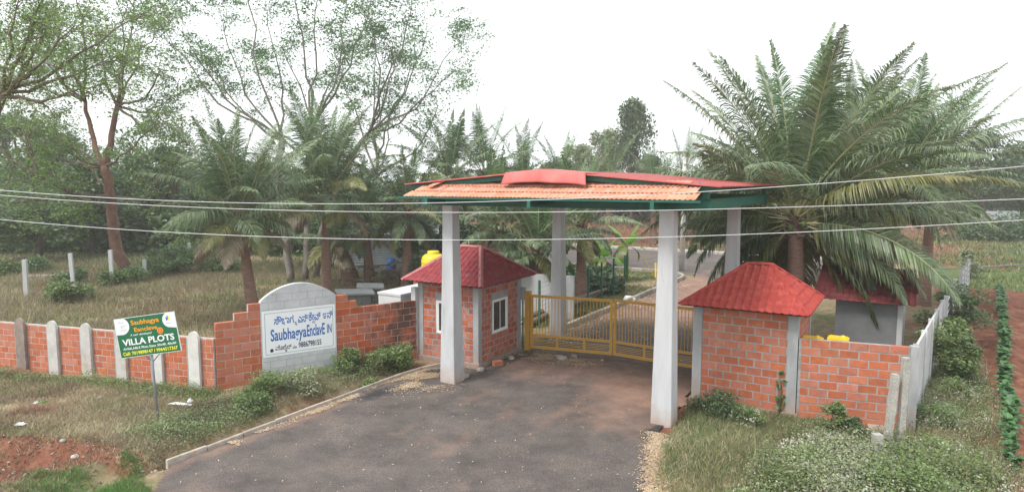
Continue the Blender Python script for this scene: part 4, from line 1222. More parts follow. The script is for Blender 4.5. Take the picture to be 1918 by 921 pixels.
for k, (px, py, r, h_) in enumerate(((733, 500, 0.32, 1.0), (765, 502, 0.30, 0.9))):
    q = gp(px, py + 12); t = thing('barrel', ['blue plastic barrel by the tin shed door', 'darker blue barrel at the right end of the tin shed'][k], 'barrel', (q.x, q.y, 0), 0, 'blue barrels by the shed')
    m = MB(); m.lathe([(0, 0), (r, 0), (r * 1.04, h_ * .3), (r * 1.04, h_ * .7), (r * .9, h_), (0, h_ + .02)], 20); m.obj('body', M['bluep'], t)
    m = MB(); m.lathe([(r * .8, h_ - .02), (r * .8, h_ + .06), (0, h_ + .07)], 20); m.obj('lid', M['bluep'], t)
def rag(name, label, cat, loc, sx, sy, h_, mt, seed=1, rz=0.0):
    """crumpled sheet"""
    rr = random.Random(seed); n = 12; V, F = [], []
    for j in range(n + 1):
        for i in range(n + 1):
            u_, v_ = i / n * 2 - 1, j / n * 2 - 1
            e_ = max(0, 1 - max(abs(u_), abs(v_)) ** 2)
            V.append((u_ * sx * (1 + rr.uniform(-.12, .12)), v_ * sy * (1 + rr.uniform(-.12, .12)), h_ * e_ * rr.uniform(0.3, 1.0) + 0.01))
    for j in range(n):
        for i in range(n): p_ = j * (n + 1) + i; F.append((p_, p_ + 1, p_ + n + 2, p_ + n + 1))
    o = link(name, np_mesh(name, np.array(V), np.array(F), mt), None, loc, (0, 0, rz))
    return tag(o, label, cat)
q = gp(712, 508); rag('tarpaulin', 'crumpled blue tarpaulin on the ground before the tin shed', 'tarpaulin', (q.x, q.y, 0), 0.6, 0.4, 0.45, M['bluep'], 4)
q = gp(360, 470); rag('tarpaulin', 'grey tarpaulin heap beyond the creeper-covered fence', 'tarpaulin', (q.x, q.y, 0), 2.4, 1.2, 1.8, M['plaster_dark'], 6)
q = gp(655, 562); q2 = gp(690, 556)
for k, (px, py, sx, rz) in enumerate(((665, 566, 0.95, 0.35), (694, 558, 0.7, 0.2))):
    q = gp(px, py + 8); m = MB(); m.box(-sx, sx, -0.55, 0.55, 0, 0.1); o = m.obj('concrete_slab', M['conc_dark'], None, (q.x, q.y, 0.72 + 0.12 * k), (0.05, 0.04, rz))
    tag(o, ['long weathered slab lying behind the sign wall', 'shorter weathered slab on top of the pile behind the sign wall'][k], 'slab', 'slabs stacked behind the sign wall')
    m = MB(); m.box(-sx * .8, sx * .8, -0.4, 0.4, -0.95, -0.01); m.obj('support', M['plaster_dark'], o)

# wall of the out-building and green posts seen behind the back left pillar
ob = thing('plastered_wall', 'stained pale plastered wall behind the back left pillar', 'wall', S(-3.6, 9.8), TH + 0.15)
m = MB(); m.box(0, 3.0, 0, 0.2, -0.1, 2.1); m.obj('wall', M['conc'], ob)
gfm = MB(); gfm.box(-0.04, 0.04, -0.04, 0.04, -0.1, 2.1); gfme = gfm.mesh('post', M['green'])
gf = thing('mesh_fence', 'green mesh fence on square posts along the verge inside the gate', 'fence', S(-1.4, 8.4), TH)
for k in range(7): link('post', gfme, gf, (-0.08 * k, 1.9 * k, 0))
mm_ = MB()
for k in range(10): mm_.tube([(0, 0, 0.15 + k * 0.2), (-0.48, 11.4, 0.15 + k * 0.2)], 0.005, 4, cap=False)
mm_.obj('wire_mesh', M['green'], gf)
pl = thing('timber_pole', 'long weathered pole lying along the verge inside the gate', 'pole', S(-1.75, 7.9, 0.2), TH + math.pi / 2 + 0.06)
m = MB(); m.tube([(0, 0, 0), (4, 0.05, 0.02), (8, -0.05, 0.0), (12, 0.1, 0.05)], [0.13, 0.12, 0.10, 0.07], 8); m.obj('shaft', M['timber'], pl)
pl = thing('timber_pole', 'second old pole on the verge, nearest the green fence', 'pole', S(-2.1, 8.6, 0.35), TH + math.pi / 2 + 0.02)
m = MB(); m.tube([(0, 0, 0), (4, 0.05, 0.02), (9, -0.15, 0.0)], [0.14, 0.12, 0.10], 8); m.obj('shaft', M['timber'], pl)

# ------------------------------------------------------------------ advert board
q = gp(297, 790); bd = thing('sign_board', 'green VILLA PLOTS advert board tilted on a thin grey post in the grass', 'sign', (q.x, q.y, ground_z(q.x, q.y)), -0.06)
m = MB(); m.tube([(0.0, 0, -0.2), (-0.06, 0, 1.05), (-0.10, 0, 2.2)], 0.032, 10); m.obj('post', M['steel'], bd)
m = MB(); m.tube([(-0.07, 0, 1.58), (0.28, 0, 1.98)], 0.014, 6); m.obj('brace', M['steel'], bd)
m = MB(); m.tube([(-0.07, 0, 1.58), (-0.46, 0, 1.93)], 0.014, 6); m.obj('brace', M['steel'], bd)
m = MB(); m.box(-0.16, 0.16, -0.12, 0.12, -0.12, 0.03); m.obj('foot', M['conc'], bd)
BW, BH = 1.66, 1.04
fr = MB(); fr.box(0, BW, -0.012, 0.012, 0, BH); 
roll = -math.radians(8.3)
c_, s_ = math.cos(-roll), math.sin(-roll)
org = Vector((-0.13, -0.06, 2.32)) - Vector((c_ * BW / 2 - s_ * BH / 2, 0, s_ * BW / 2 + c_ * BH / 2))
panelb = fr.obj('panel', M['boardgreen'], bd, org, (0, roll, 0))
e = MB(); 
for bx in ((-.008, BW + .008, BH, BH + .008), (-.008, BW + .008, -.008, 0), (-.008, 0, 0, BH), (BW, BW + .008, 0, BH)): e.box(bx[0], bx[1], -.016, .016, bx[2], bx[3])
e.obj('edge', M['boardwhite'], panelb)
def disc_poly(pts, mt, y, parent, name):
    m = MB(); m.add([(x, y, z) for x, z in pts], [tuple(range(len(pts)))]); return m.obj(name, mt, parent)
def corner_white(cx, cz, r, sgn):
    pts = []
    if sgn < 0:                                            # rounded patch filling the top left corner
        pts = [(0.0, BH), (0.0, BH - 0.42)] + [(0.13 + 0.255 * math.sin(t), BH - 0.20 - 0.235 * math.cos(t)) for t in [k * math.pi / 14 for k in range(1, 12)]] + [(0.26, BH)]
    else:
        pts = [(BW, BH), (BW - 0.24, BH)] + [(BW - 0.16 - 0.19 * math.cos(t), BH - 0.19 - 0.20 * math.sin(t)) for t in [-1.1 + k * 0.22 for k in range(12)]] + [(BW, BH - 0.42)]
    return disc_poly(pts, M['boardwhite'], -0.0135, panelb, 'logo_patch')
lp1 = corner_white(0, 0, 0, -1); lp2 = corner_white(0, 0, 0, 1)
def btext(s, x, z, wd, ht, mt, bold=0.0, skew=0.0): return put_text(s, x, z, wd, ht, mt, panelb, y=-0.0135, bold=bold, skew=skew)
btext('Saubhagya', 0.44, 0.80, 0.78, 0.165, M['orange'], 0.022)
btext('Eanclave', 0.50, 0.65, 0.64, 0.115, M['orange'], 0.022)
btext('A well -developed', 0.36, 0.535, 0.60, 0.07, M['boardwhite'], 0.01, 0.25)
btext('VILLA PLOTS', 0.11, 0.31, 1.44, 0.175, M['boardwhite'], 0.03)
btext('AVAILABLE Plots Sizes 30x40, 40x60', 0.10, 0.185, 1.47, 0.075, M['boardwhite'], 0.02)
btext('Call: 7019898147 / 9964517367', 0.07, 0.05, 1.52, 0.095, M['yellowink'], 0.025)
def ring(cx, cz, r, mt, y): disc_poly([(cx + r * math.cos(k * math.pi / 12), cz + r * math.sin(k * math.pi / 12)) for k in range(24)], mt, y, panelb, 'emblem')
ring(1.20, 0.60, 0.085, M['orange'], -0.0145); ring(1.20, 0.60, 0.062, M['redink'], -0.0155); ring(1.20, 0.60, 0.040, M['orange'], -0.0165); ring(1.20, 0.60, 0.018, M['redink'], -0.0175)
def bars(lst, mt, y=-0.0155):
    m = MB()
    for x0, x1, z0, z1 in lst: m.add([(x0, y, z0), (x1, y, z0), (x1, y, z1), (x0, y, z1)], [(0, 1, 2, 3)])
    m.obj('logo', mt, panelb)
bars([(1.41, 1.445, 0.84, 0.93), (1.45, 1.475, 0.86, 0.97)], M['blue']); bars([(1.48, 1.525, 0.83, 0.95)], M['yellowink']); bars([(1.40, 1.54, 0.76, 0.772)], M['greyink'])
m = MB()
for pts in ([(0.10, 0.93), (0.14, 0.97), (0.18, 0.93), (0.22, 0.96), (0.23, 0.91)], [(0.12, 0.86), (0.17, 0.83), (0.21, 0.87), (0.26, 0.84), (0.29, 0.87)], [(0.15, 0.80), (0.20, 0.815), (0.25, 0.80)]):
    m.tube([(x, -0.0145, z) for x, z in pts], 0.005, 4)
m.obj('logo', M['greyink'], panelb); bars([(0.08, 0.32, 0.735, 0.745), (0.11, 0.29, 0.700, 0.708)], M['greyink'])

# ------------------------------------------------------------------ overhead lines
def wire(pts, y, label):
    P = [vp(px, py, y + (px - 959) * -0.0012) for px, py in pts]
    # least squares sag curve through the measured points, carried on beyond the frame
    X_ = np.array([p_.x for p_ in P]); Z_ = np.array([p_.z for p_ in P]); Y_ = np.array([p_.y for p_ in P])
    cz = np.polyfit(X_, Z_, min(3, len(P) - 1)); cyy = np.polyfit(X_, Y_, 1)
    xs_ = np.linspace(-13.5, 13.5, 90)
    m = MB(); m.tube([(x_, np.polyval(cyy, x_), np.polyval(cz, x_)) for x_ in xs_], 0.0070, 6)
    return tag(m.obj('power_line', M['wire']), label, 'wire', 'overhead power lines across the view')
wire([(0, 357), (250, 372), (520, 382), (740, 381), (1083, 371), (1440, 351), (1918, 312)], 11.6, 'uppermost overhead wire, rising to the right over the palm')
wire([(0, 366), (300, 385), (740, 397.5), (1083, 396), (1440, 389), (1918, 373)], 11.8, 'middle overhead wire running just below the green canopy beam')
wire([(0, 412), (300, 433), (740, 449), (1083, 447.5), (1440, 436), (1918, 413)], 12.0, 'lowest overhead wire crossing the pillars at mid height')

# utility pole inside the estate
q = gp(1277, 507); up = thing('utility_pole', 'slim grey utility pole with a crossarm at the bend of the inner road', 'pole', (q.x, q.y, 0))
m = MB(); m.tube([(0, 0, -0.1), (0, 0, 4), (0.0, 0, 8.2)], [0.19, 0.16, 0.12], 10); m.obj('shaft', M['post_conc'], up)
m = MB(); m.bar((-0.9, 0, 6.7), (0.9, 0, 6.7), 0.08, 0.08); m.obj('crossarm', M['steel'], up)
for x in (-0.8, -0.3, 0.3, 0.8):
    m = MB(); m.lathe([(0.03, 0), (0.06, 0.05), (0.03, 0.1), (0.05, 0.14), (0, 0.18)], 10, (x, 0, 6.74)); m.obj('insulator', M['steel'], up)
m = MB(); m.tube([(0.16, -0.1, 6.1), (0.3, -0.15, 6.35), (0.16, -0.15, 6.5), (-0.1, -0.15, 6.3), (0.1, -0.12, 6.05)], 0.06, 6); m.obj('cable_coil', M['steel'], up)
m = MB(); m.bar((-0.08, 0, 5.6), (-0.9, 0, -0.0), 0.05, 0.05); m.obj('stay', M['steel'], up)

# ------------------------------------------------------------------ palms
def frond_arrays(Lf, elev, bend, seed, n=52, leaf=0.78, droop=0.6, wind=(0, 0), lw=0.05, stiff=0.0, twist=0.0):
    """rachis leaves the origin along +X at angle elev and bends down; returns leaflets and rib geometry"""
    rr = np.random.RandomState(seed)
    K = 18
    t = np.linspace(0, 1, K)
    ang = elev - bend * t ** 1.5
    ds = Lf / (K - 1)
    x = np.concatenate([[0], np.cumsum(np.cos(ang[:-1]) * ds)]); z = np.concatenate([[0], np.cumsum(np.sin(ang[:-1]) * ds)])
    side_curve = rr.uniform(-0.20, 0.20) * Lf * t ** 2
    P = np.stack([x + wind[0] * t ** 2 * Lf, side_curve + wind[1] * t ** 2 * Lf, z], 1)
    T = np.gradient(P, axis=0); T /= np.linalg.norm(T, axis=1)[:, None]
    Vs, Fs = [], []
    tl = np.linspace(0.16, 0.995, n)
    for sgn in (-1, 1):
        for k, tt in enumerate(tl):
            if rr.rand() < 0.04: continue
            f = tt * (K - 1); i = min(int(f), K - 2); fr_ = f - i
            p = P[i] * (1 - fr_) + P[i + 1] * fr_; tg = T[i] * (1 - fr_) + T[i + 1] * fr_
            side = np.cross(np.array([0, 0, 1.0]), tg); ns = np.linalg.norm(side)
            side = side / ns if ns > 0.15 else np.array([0, 1.0, 0])
            up_ = np.cross(tg, side)
            u = (tt - 0.16) / 0.84
            ll = leaf * (0.35 + 0.65 * math.sin(math.pi * min(1, 0.16 + u * 0.84)) ** 0.7) * (1 - 0.78 * u ** 2) * rr.uniform(0.82, 1.15)
            fwd = 0.35 + 0.75 * u
            d0 = side * sgn + tg * fwd + up_ * (0.30 * (1 - u) + 0.12 + rr.uniform(-.08, .08) + stiff * .2)
            d0 /= np.linalg.norm(d0)
            dr = droop * rr.uniform(0.5, 1.6)
            g = np.array([wind[0] * 1.5, wind[1] * 1.5, -1.0]) * dr
            d1 = d0 + g * 0.75; d1 /= np.linalg.norm(d1)
            d2 = d0 + g * 2.0; d2 /= np.linalg.norm(d2)
            p1 = p + d0 * ll * 0.34; p2 = p1 + d1 * ll * 0.34; p3 = p2 + d2 * ll * 0.32
            wv = np.cross(d0, up_); wv /= (np.linalg.norm(wv) + 1e-9)
            # leaflet blade: its flat side turned by a random amount
            a_ = rr.uniform(-0.5, 0.5); wv = wv * math.cos(a_) + up_ * math.sin(a_)
            wv = wv * lw / 2
            b0 = len(Vs)
            Vs += [p - wv * .5, p + wv * .5, p1 - wv, p1 + wv, p2 - wv * .85, p2 + wv * .85, p3]
            Fs += [(b0, b0 + 1, b0 + 3, b0 + 2, 0), (b0 + 2, b0 + 3, b0 + 5, b0 + 4, 0), (b0 + 4, b0 + 5, b0 + 6, b0 + 6, 0)]
    # rib: square tapering tube
    for i in range(K):
        r_ = 0.034 * (1 - 0.82 * t[i]) * (Lf / 4.5) + (0.035 if i == 0 else 0)
        tg = T[i]; side = np.cross(np.array([0, 0, 1.0]), tg); ns = np.linalg.norm(side); side = side / ns if ns > 0.1 else np.array([0, 1.0, 0]); up_ = np.cross(tg, side)
        if i == 0: rb = len(Vs)
        Vs += [P[i] + side * r_, P[i] + up_ * r_ * .8, P[i] - side * r_, P[i] - up_ * r_ * .8]
    for i in range(K - 1):
        for k in range(4):
            a, b2 = rb + i * 4 + k, rb + i * 4 + (k + 1) % 4
            Fs.append((a, b2, b2 + 4, a + 4, 1))
    return Vs, Fs

def frond_mesh(mt, **kw):
    Vs, Fs = frond_arrays(**kw)
    me = bpy.data.meshes.new('frond')
    fs = [(a, b2, c, d_) if c != d_ else (a, b2, c) for a, b2, c, d_, _ in Fs]
    me.from_pydata([tuple(v) for v in Vs], [], fs)
    me.materials.append(mt); me.materials.append(M['rachis'])
    me.polygons.foreach_set('material_index', [f[4] for f in Fs])
    me.update()
    return me

def trunk_mesh(h, r0, r1, lean=(0, 0), rings=True, mt=None, n=10):
    m = MB(); K = max(6, int(h / 0.09)) if rings else 8
    pts, rad = [], []
    for i in range(K + 1):
        t = i / K
        pts.append((lean[0] * t ** 1.4, lean[1] * t ** 1.4, h * t - 0.15 * (i == 0)))
        r = r0 * (1 - t) ** 2.2 * 0.5 + r1 + (r0 - r1) * 0.5 * (1 - t)
        rad.append(r * (1.06 if (i % 2 and rings) else 0.97))
    m.tube(pts, rad, n)
    return m.mesh('trunk', mt or M['palmtrunk'])

def palm(loc, h, Lf, n, seed, label, lean=(0, 0), r0=0.26, r1=0.15, leaf=0.8, lowest=-0.75, wind=(0, 0), young=3, dry=2, group=None, lw=0.05, yaw_bias=None, nl=52, yel=2, avoid=None):
    t = thing('palm_tree', label, 'palm tree', loc, 0, group)
    link('trunk', trunk_mesh(h, r0, r1, lean), t)
    # fibrous heart of the crown: old leaf bases wrapped round the top of the trunk
    hb = MB(); rh = random.Random(seed + 5)
    for k in range(34):
        a_ = k * 2.4; z_ = h - 0.75 + 0.95 * k / 34; r_ = r1 * (1.15 - 0.4 * k / 34)
        p_ = Vector((lean[0] + math.cos(a_) * r_ * .8, lean[1] + math.sin(a_) * r_ * .8, z_)); q_ = p_ + Vector((math.cos(a_) * rh.uniform(.18, .34), math.sin(a_) * rh.uniform(.18, .34), rh.uniform(.12, .35)))
        hb.bar(p_, q_, 0.13, 0.05)
    hb.obj('leaf_bases', M['timber'], t)
    rr = random.Random(seed)
    ga = math.pi * (3 - math.sqrt(5))
    yaw0 = rr.uniform(0, 6.28)
    cw = None
    for i in range(n):
        f = i / (n - 1)
        elev = 1.45 - (1.45 - lowest) * f ** 1.2 + rr.uniform(-.1, .1)
        if i < young: mt = M['palm_young']
        elif i >= n - dry: mt = M['palm_dry']
        elif i >= n - dry - yel: mt = M['palm_yel']
        else: mt = M['palm'] if (i % 7 or f < 0.45) else M['palm_yel']
        bend = 0.15 + 1.15 * min(1, f * 1.35) + rr.uniform(-.15, .2)
        if elev - bend < -1.35: bend = elev + 1.35
        L_ = Lf * (0.80 + 0.2 * math.sin(math.pi * min(1, f * 1.2 + 0.1))) * (1 - 0.30 * max(0, f - 0.55) / 0.45) * rr.uniform(0.9, 1.06)
        if elev < 0.95: L_ *= 0.87
        yaw = yaw0 + ga * i + rr.uniform(-.2, .2)
        if yaw_bias is not None and rr.random() < 0.35: yaw = yaw_bias + rr.uniform(-.9, .9)
        if avoid and elev < 0.45:                           # nothing hangs over the roof before it
            dy = (yaw - avoid[0] + math.pi) % (2 * math.pi) - math.pi
            if abs(dy) < avoid[1]: yaw += avoid[1] * (1.3 if dy > 0 else -1.3)
        wl = (wind[0] * math.cos(yaw) + wind[1] * math.sin(yaw), -wind[0] * math.sin(yaw) + wind[1] * math.cos(yaw))
        me = frond_mesh(mt, Lf=L_, elev=elev, bend=bend, seed=rr.randrange(10 ** 6), n=nl, leaf=leaf * (0.8 if i < 2 else 1), droop=(0.45 if i < young else 0.5 + 0.9 * f), wind=wl, lw=lw, stiff=0)
        rad = 0.10
        link('frond', me, t, (lean[0] + math.cos(yaw) * rad, lean[1] + math.sin(yaw) * rad, h - 0.55 * f + 0.25 + rr.uniform(-.1, .1)), (rr.uniform(-.4, .4) if i > 2 else rr.uniform(-.1, .1), 0, yaw))
    return t
# big palm at the right, behind the red-roofed hut
pr = Vector((10.75, 24.6, 0))
bp_ = palm((pr.x, pr.y, 0), 5.0, 7.8, 72, 11, 'biggest coconut palm, right of the canopy, its short trunk behind the red hut roof', lean=(-0.1, 0), r0=0.42, r1=0.26, leaf=1.55, lowest=-0.9, wind=(0.07, 0), young=5, dry=1, lw=0.05, yaw_bias=None, nl=92, yel=4, avoid=(-1.95, 0.85))
for k in range(6):                                         # nuts
    a_ = k * 1.1 + 0.3
    m = MB(); m.lathe([(0.0, -0.14), (0.09, -0.10), (0.12, 0), (0.09, 0.10), (0, 0.14)], 10); m.obj('coconut', M['leaf_bright'], bp_, (math.cos(a_) * 0.42, math.sin(a_) * 0.42, 4.72 + 0.12 * math.sin(k * 2)))
palm((vp(1665, 330, 29.5).x, 29.5, 0), 6.2, 6.2, 36, 23, 'tall dense palm right behind the biggest one, its fronds sweeping to the right', lean=(0.4, 0), r0=0.35, r1=0.2, leaf=1.3, lowest=-0.6, wind=(0.12, 0), young=4, dry=2, lw=0.05, nl=74)
palm((vp(1740, 380, 34).x, 34, 0), 6.2, 5.8, 30, 31, 'rightmost of the big palms, a dark crown above the far white fence', lean=(0.2, 0), r0=0.3, r1=0.2, leaf=1.2, lowest=-0.5, wind=(0.12, 0), young=4, dry=2, lw=0.055, nl=62)
palm((vp(1590, 330, 38).x, 38, 0), 8.2, 5.6, 28, 37, 'green palm crown rising between the two biggest palms', lean=(0.2, 0), r0=0.3, r1=0.2, leaf=0.9, lowest=-0.5, wind=(0.1, 0), young=5, dry=1, lw=0.07, nl=44)
# left palms
q = gp(474, 600)
palm((q.x, q.y, 0), 4.7, 5.6, 44, 41, 'left palm with a red-brown trunk, standing behind the sign wall', lean=(-0.45, 0), r0=0.26, r1=0.17, leaf=1.15, lowest=-0.30, young=5, dry=4, lw=0.042, nl=74)
q = gp(612, 560)
palm((q.x, q.y, 0), 5.7, 6.2, 46, 59, 'middle palm with long drooping fronds behind the arched sign', lean=(0.1, 0), r0=0.24, r1=0.18, leaf=1.25, lowest=-0.35, young=5, dry=3, lw=0.045, nl=80)
q = gp(658, 532)
palm((q.x, q.y, 0), 2.7, 4.4, 18, 67, 'short palm with a thick leaning dark trunk and pale green hanging fronds', lean=(-0.8, 0), r0=0.5, r1=0.3, leaf=1.05, lowest=-0.9, young=2, dry=3, lw=0.06, nl=48, yel=4)
q = gp(800, 500)
# palms under and behind the canopy
spots = [  # px of crown, py of crown, distance, frond length, label
    (838, 335, 40, 4.8, 'palm crown showing above the left end of the canopy roof'),
    (905, 330, 42, 5.0, 'tall palm with upright spears just left of the canopy peak'),
    (985, 345, 45, 4.6, 'light green palm behind the canopy peak'),
    (1050, 352, 46, 4.4, 'hazy palm right of the canopy peak'),
    (1140, 340, 68, 6.4, 'dark fan-shaped palm with an upright spear above the canopy right slope'),
    (1280, 335, 72, 6.6, 'upright palm behind the utility pole top'),
    (1225, 352, 70, 5.6, 'low palm with pale arching fronds left of the utility pole'),
    (1370, 360, 42, 4.6, 'pale olive palm between the utility pole and the biggest palm'),
    (760, 400, 38, 4.6, 'shaded palm over the yellow water tank'),
    (930, 430, 33, 4.6, 'palm with wide fronds seen under the canopy between the left pillars'),
    (1010, 470, 31.5, 3.9, 'low palm with yellow tipped fronds beside the back left pillar'),
    (1090, 425, 36, 4.4, 'palm with broad arching fronds right of the back left pillar'),
    (1345, 352, 74, 5.6, 'small palm with drooping brown fronds right of the utility pole'),
    (690, 420, 41, 4.8, 'palm behind the short leaning palm, over the tin shed'),
    (1455, 340, 40, 4.6, 'palm hidden behind the left half of the biggest palm'),
]
for k, (px, py, yy, Lf, lab) in enumerate(spots):
    p = vp(px, py, yy)
    h = max(0.9, p.z)
    palm((p.x, yy, 0), h, Lf, 22 if yy > 44 else 26, 100 + k * 7, lab, lean=(R.uniform(-.2, .2), 0), r0=0.3, r1=0.2, leaf=0.85, lowest=-0.75, young=5, dry=2 if k % 2 else 1, lw=0.05, nl=46 if yy > 40 else 60, group='palms growing inside the estate', yel=4 if k in (9, 10, 12) else 2)

# ------------------------------------------------------------------ broadleaf trees
def leaf_quads(P, D, size, rr, asp=0.45):
    """P (n,3) centres; random leaves, two triangles each as one quad"""
    n = len(P)
    a = rr.randn(n, 3); a[:, 2] *= 0.45; a /= np.linalg.norm(a, axis=1)[:, None]
    b = np.cross(a, rr.randn(n, 3) * np.array([0.5, 0.5, 1.0]) + np.array([0, 0, 0.0])); b /= (np.linalg.norm(b, axis=1)[:, None] + 1e-9)
    s = size * rr.uniform(0.6, 1.3, n)[:, None]
    a = a * s / 2; b = b * s * asp / 2
    V = np.empty((n, 4, 3)); V[:, 0] = P - a; V[:, 1] = P - b + a * .1; V[:, 2] = P + a; V[:, 3] = P + b + a * .1
    F = np.arange(n * 4).reshape(n, 4)
    return V.reshape(-1, 3), F

def open_tree(name, label, base, limbs, barkm, leafm, seed, leaf_n=26, leaf_s=0.16, trunk_r=0.3, twig_len=1.8, spread=0.55, fork=None, density=1.0, cat='tree', group=None, limbm=None):
    """limbs: list of polylines of world points starting at the fork; twigs and leaf sprays grow along their outer parts"""
    rr = np.random.RandomState(seed)
    t = thing(name, label, cat, base, 0, group)
    bx, by, bz = base
    wood = MB()
    sprays = []
    def jitter_line(p, q, n, j):
        p, q = Vector(p), Vector(q); pts = [p]
        L_ = (q - p).length
        for i in range(1, n):
            pts.append(p.lerp(q, i / n) + Vector(rr.randn(3)) * j * L_ * math.sin(math.pi * i / n))
        pts.append(q); return pts
    def sub(p, d, L_, r, lev):
        q = p + d * L_
        pts = jitter_line(p, q, 4, 0.05)
        wood.tube(pts, np.linspace(r, max(0.008, r * 0.35), len(pts)).tolist(), 4 if lev > 1 else 5, cap=False, mi=1 if limbm else 0)
        if lev >= 2:
            for f in (0.65, 1.0):
                k = min(len(pts) - 1, int(f * (len(pts) - 1) + .5)); sprays.append(pts[k] + Vector(rr.randn(3)) * 0.15)
            return
        nb = 3
        for i in range(nb):
            f = 0.35 + 0.65 * (i + rr.rand() * .6) / nb
            k = min(len(pts) - 1, int(f * (len(pts) - 1) + .5))
            nd = (d + Vector(rr.randn(3)) * spread + Vector((0, 0, 0.12))).normalized()
            sub(pts[k], nd, L_ * rr.uniform(0.5, 0.75), r * 0.5, lev + 1)
    for li, (pl_, r0, r1) in enumerate(limbs):
        pts = []
        for a, b2 in zip(pl_, pl_[1:]):
            seg_ = jitter_line(a, b2, 4, 0.03); pts += seg_[:-1]
        pts.append(Vector(pl_[-1]))
        pts = [p - Vector((bx, by, 0)) for p in pts]
        n = len(pts)
        wood.tube(pts, [r0 + (r1 - r0) * i / (n - 1) for i in range(n)], 7, mi=1 if (li > 2 and limbm) else 0)
        if r1 < 0.12:
            tot = (pts[-1] - pts[0]).length
            k0 = int(n * 0.35)
            for i in range(k0, n):
                for _ in range(1 if i < n - 1 else 3):
                    if rr.rand() > density: continue
                    d = (pts[min(i + 1, n - 1)] - pts[i - 1]).normalized()
                    nd = (d * 0.8 + Vector(rr.randn(3)) * spread + Vector((0, 0, 0.15))).normalized()
                    sub(pts[i], nd, twig_len * rr.uniform(0.7, 1.2), max(0.02, r1 * 0.8), 1)
    if limbm:
        wood.m = [1 if k_ in (4, 5) else v_ for k_, v_ in zip([0] * len(wood.m), wood.m)]
    wood.obj('trunk', [barkm, limbm or barkm], t)
    P = np.array([tuple(s_) for s_ in sprays])
    # a spray is a flat, drooping patch of leaflets
    reps = leaf_n
    C_ = np.repeat(P, reps, axis=0)
    off = rr.randn(len(C_), 3) * np.array([0.34, 0.34, 0.10]) * (leaf_s / 0.16) ** 0.5
    tilt = np.repeat(rr.randn(len(P), 2) * 0.35, reps, axis=0)
    off[:, 2] += off[:, 0] * tilt[:, 0] + off[:, 1] * tilt[:, 1] - 0.35 * (off[:, 0] ** 2 + off[:, 1] ** 2)
    V, F = leaf_quads(C_ + off, None, leaf_s, rr)
    link('crown', np_mesh('crown', V, F, leafm), t)
    return t

def PV(y): return lambda px, py, dy=0: vp(px, py, y + dy)
# tree C: wide thin crown above the middle palms
v = PV(41)
base = gp(565, 528); v = PV(base.y)
fk = v(566, 430)
L_ = []
for (bx_, by_, tx, ty, dy) in ((548, 528, 545, 400, 0), (572, 528, 560, 400, 1), (590, 526, 610, 380, 2)):
    pass
stemA, stemB, stemC = v(545, 530), v(572, 532, 0.5), v(592, 528, 1.2)
stemA.z = stemB.z = stemC.z = -0.1
L_ += [([stemA, v(538, 460), v(520, 330), v(528, 262)], 0.27, 0.20), ([stemB, v(575, 440, .5), v(572, 330, 1), v(585, 240, 1)], 0.24, 0.16), ([stemC, v(600, 440, 1), v(640, 330, 2), v(690, 250, 2)], 0.22, 0.14)]
for src, tips in (((528, 262), ((345, 70, -3), (300, 40, -1), (420, 60, 2), (460, -40, -2), (395, 130, 3), (500, 20, 4))),
                  ((585, 240), ((545, -50, -2), (600, -60, 2), (650, 10, -3), (530, 90, 3), (640, 120, 1), (700, -30, 4))),
                  ((690, 250), ((740, 100, -2), (800, 60, 2), (830, 150, -1), (770, 20, -3), (850, 90, 3), (700, 60, -3), (720, 170, 2)))):
    for k, (tx, ty, dy) in enumerate(tips):
        p, q = v(*src), v(tx, ty, dy)
        mid = p.lerp(q, 0.5) + Vector((R.uniform(-.6, .6), 0, R.uniform(-1.4, -0.3)))
        L_.append(([p, mid, q], 0.085, 0.026))
open_tree('rain_tree', 'tall thin-leaved tree with forked grey limbs spreading above the two left palms', (base.x, base.y, 0), L_, M['barkgrey'], M['leaf_rain'], 5, leaf_n=46, leaf_s=0.175, twig_len=2.1)
# a second open tree behind it, bare branches to the right
base = gp(735, 470); v = PV(base.y)
s0 = v(735, 470); s0.z = -0.1
L_ = [([s0, v(728, 400), v(705, 330)], 0.35, 0.22)]
for tx, ty, dy in ((640, 150, 0), (700, 60, 3), (770, 120, -3), (735, 200, 3), (820, 200, 1), (600, 250, 4)):
    p, q = v(705, 330), v(tx, ty, dy); L_.append(([p, p.lerp(q, .5) + Vector((R.uniform(-1, 1), 0, -1)), q], 0.13, 0.04))
open_tree('bare_branched_tree', 'greyer tree behind, bare forked branches rising right of the middle palm', (base.x, base.y, 0), L_, M['barkgrey'], M['leaf_rain'], 8, leaf_n=14, leaf_s=0.25, twig_len=2.2, density=0.5)
# tree D: red trunk, left
base = gp(236, 518); v = PV(base.y)
s0 = v(236, 520); s0.z = -0.1
L_ = [([s0, v(212, 430), v(207, 370), v(196, 310)], 0.42, 0.28), ([v(196, 312), v(208, 270), v(220, 200)], 0.24, 0.16), ([v(194, 316), v(176, 262, 1), v(160, 190, 1)], 0.20, 0.12)]
for src, tips in (((220, 200), ((180, 60, 0), (230, 30, -3), (290, 60, 2), (300, 130, -2), (260, -30, 3), (210, 110, 2), (330, 180, 2), (310, 240, -2))),
                  ((160, 190), ((60, 80, -2), (100, 20, 2), (140, -20, -3), (20, 130, 2), (110, 140, 0))),
                  ((194, 312), ((110, 270, -2), (60, 200, 1), (10, 240, 2), (300, 225, -2))),
                  ((204, 355), ((120, 265, 3),)),
                  ((208, 372), ((130, 362, -4), (296, 338, -2)))):
    for tx, ty, dy in tips:
        p, q = v(*src), v(tx, ty, dy)
        L_.append(([p, p.lerp(q, 0.5) + Vector((R.uniform(-.4, .4), 0, R.uniform(-1.0, -0.2))), q], 0.10, 0.026))
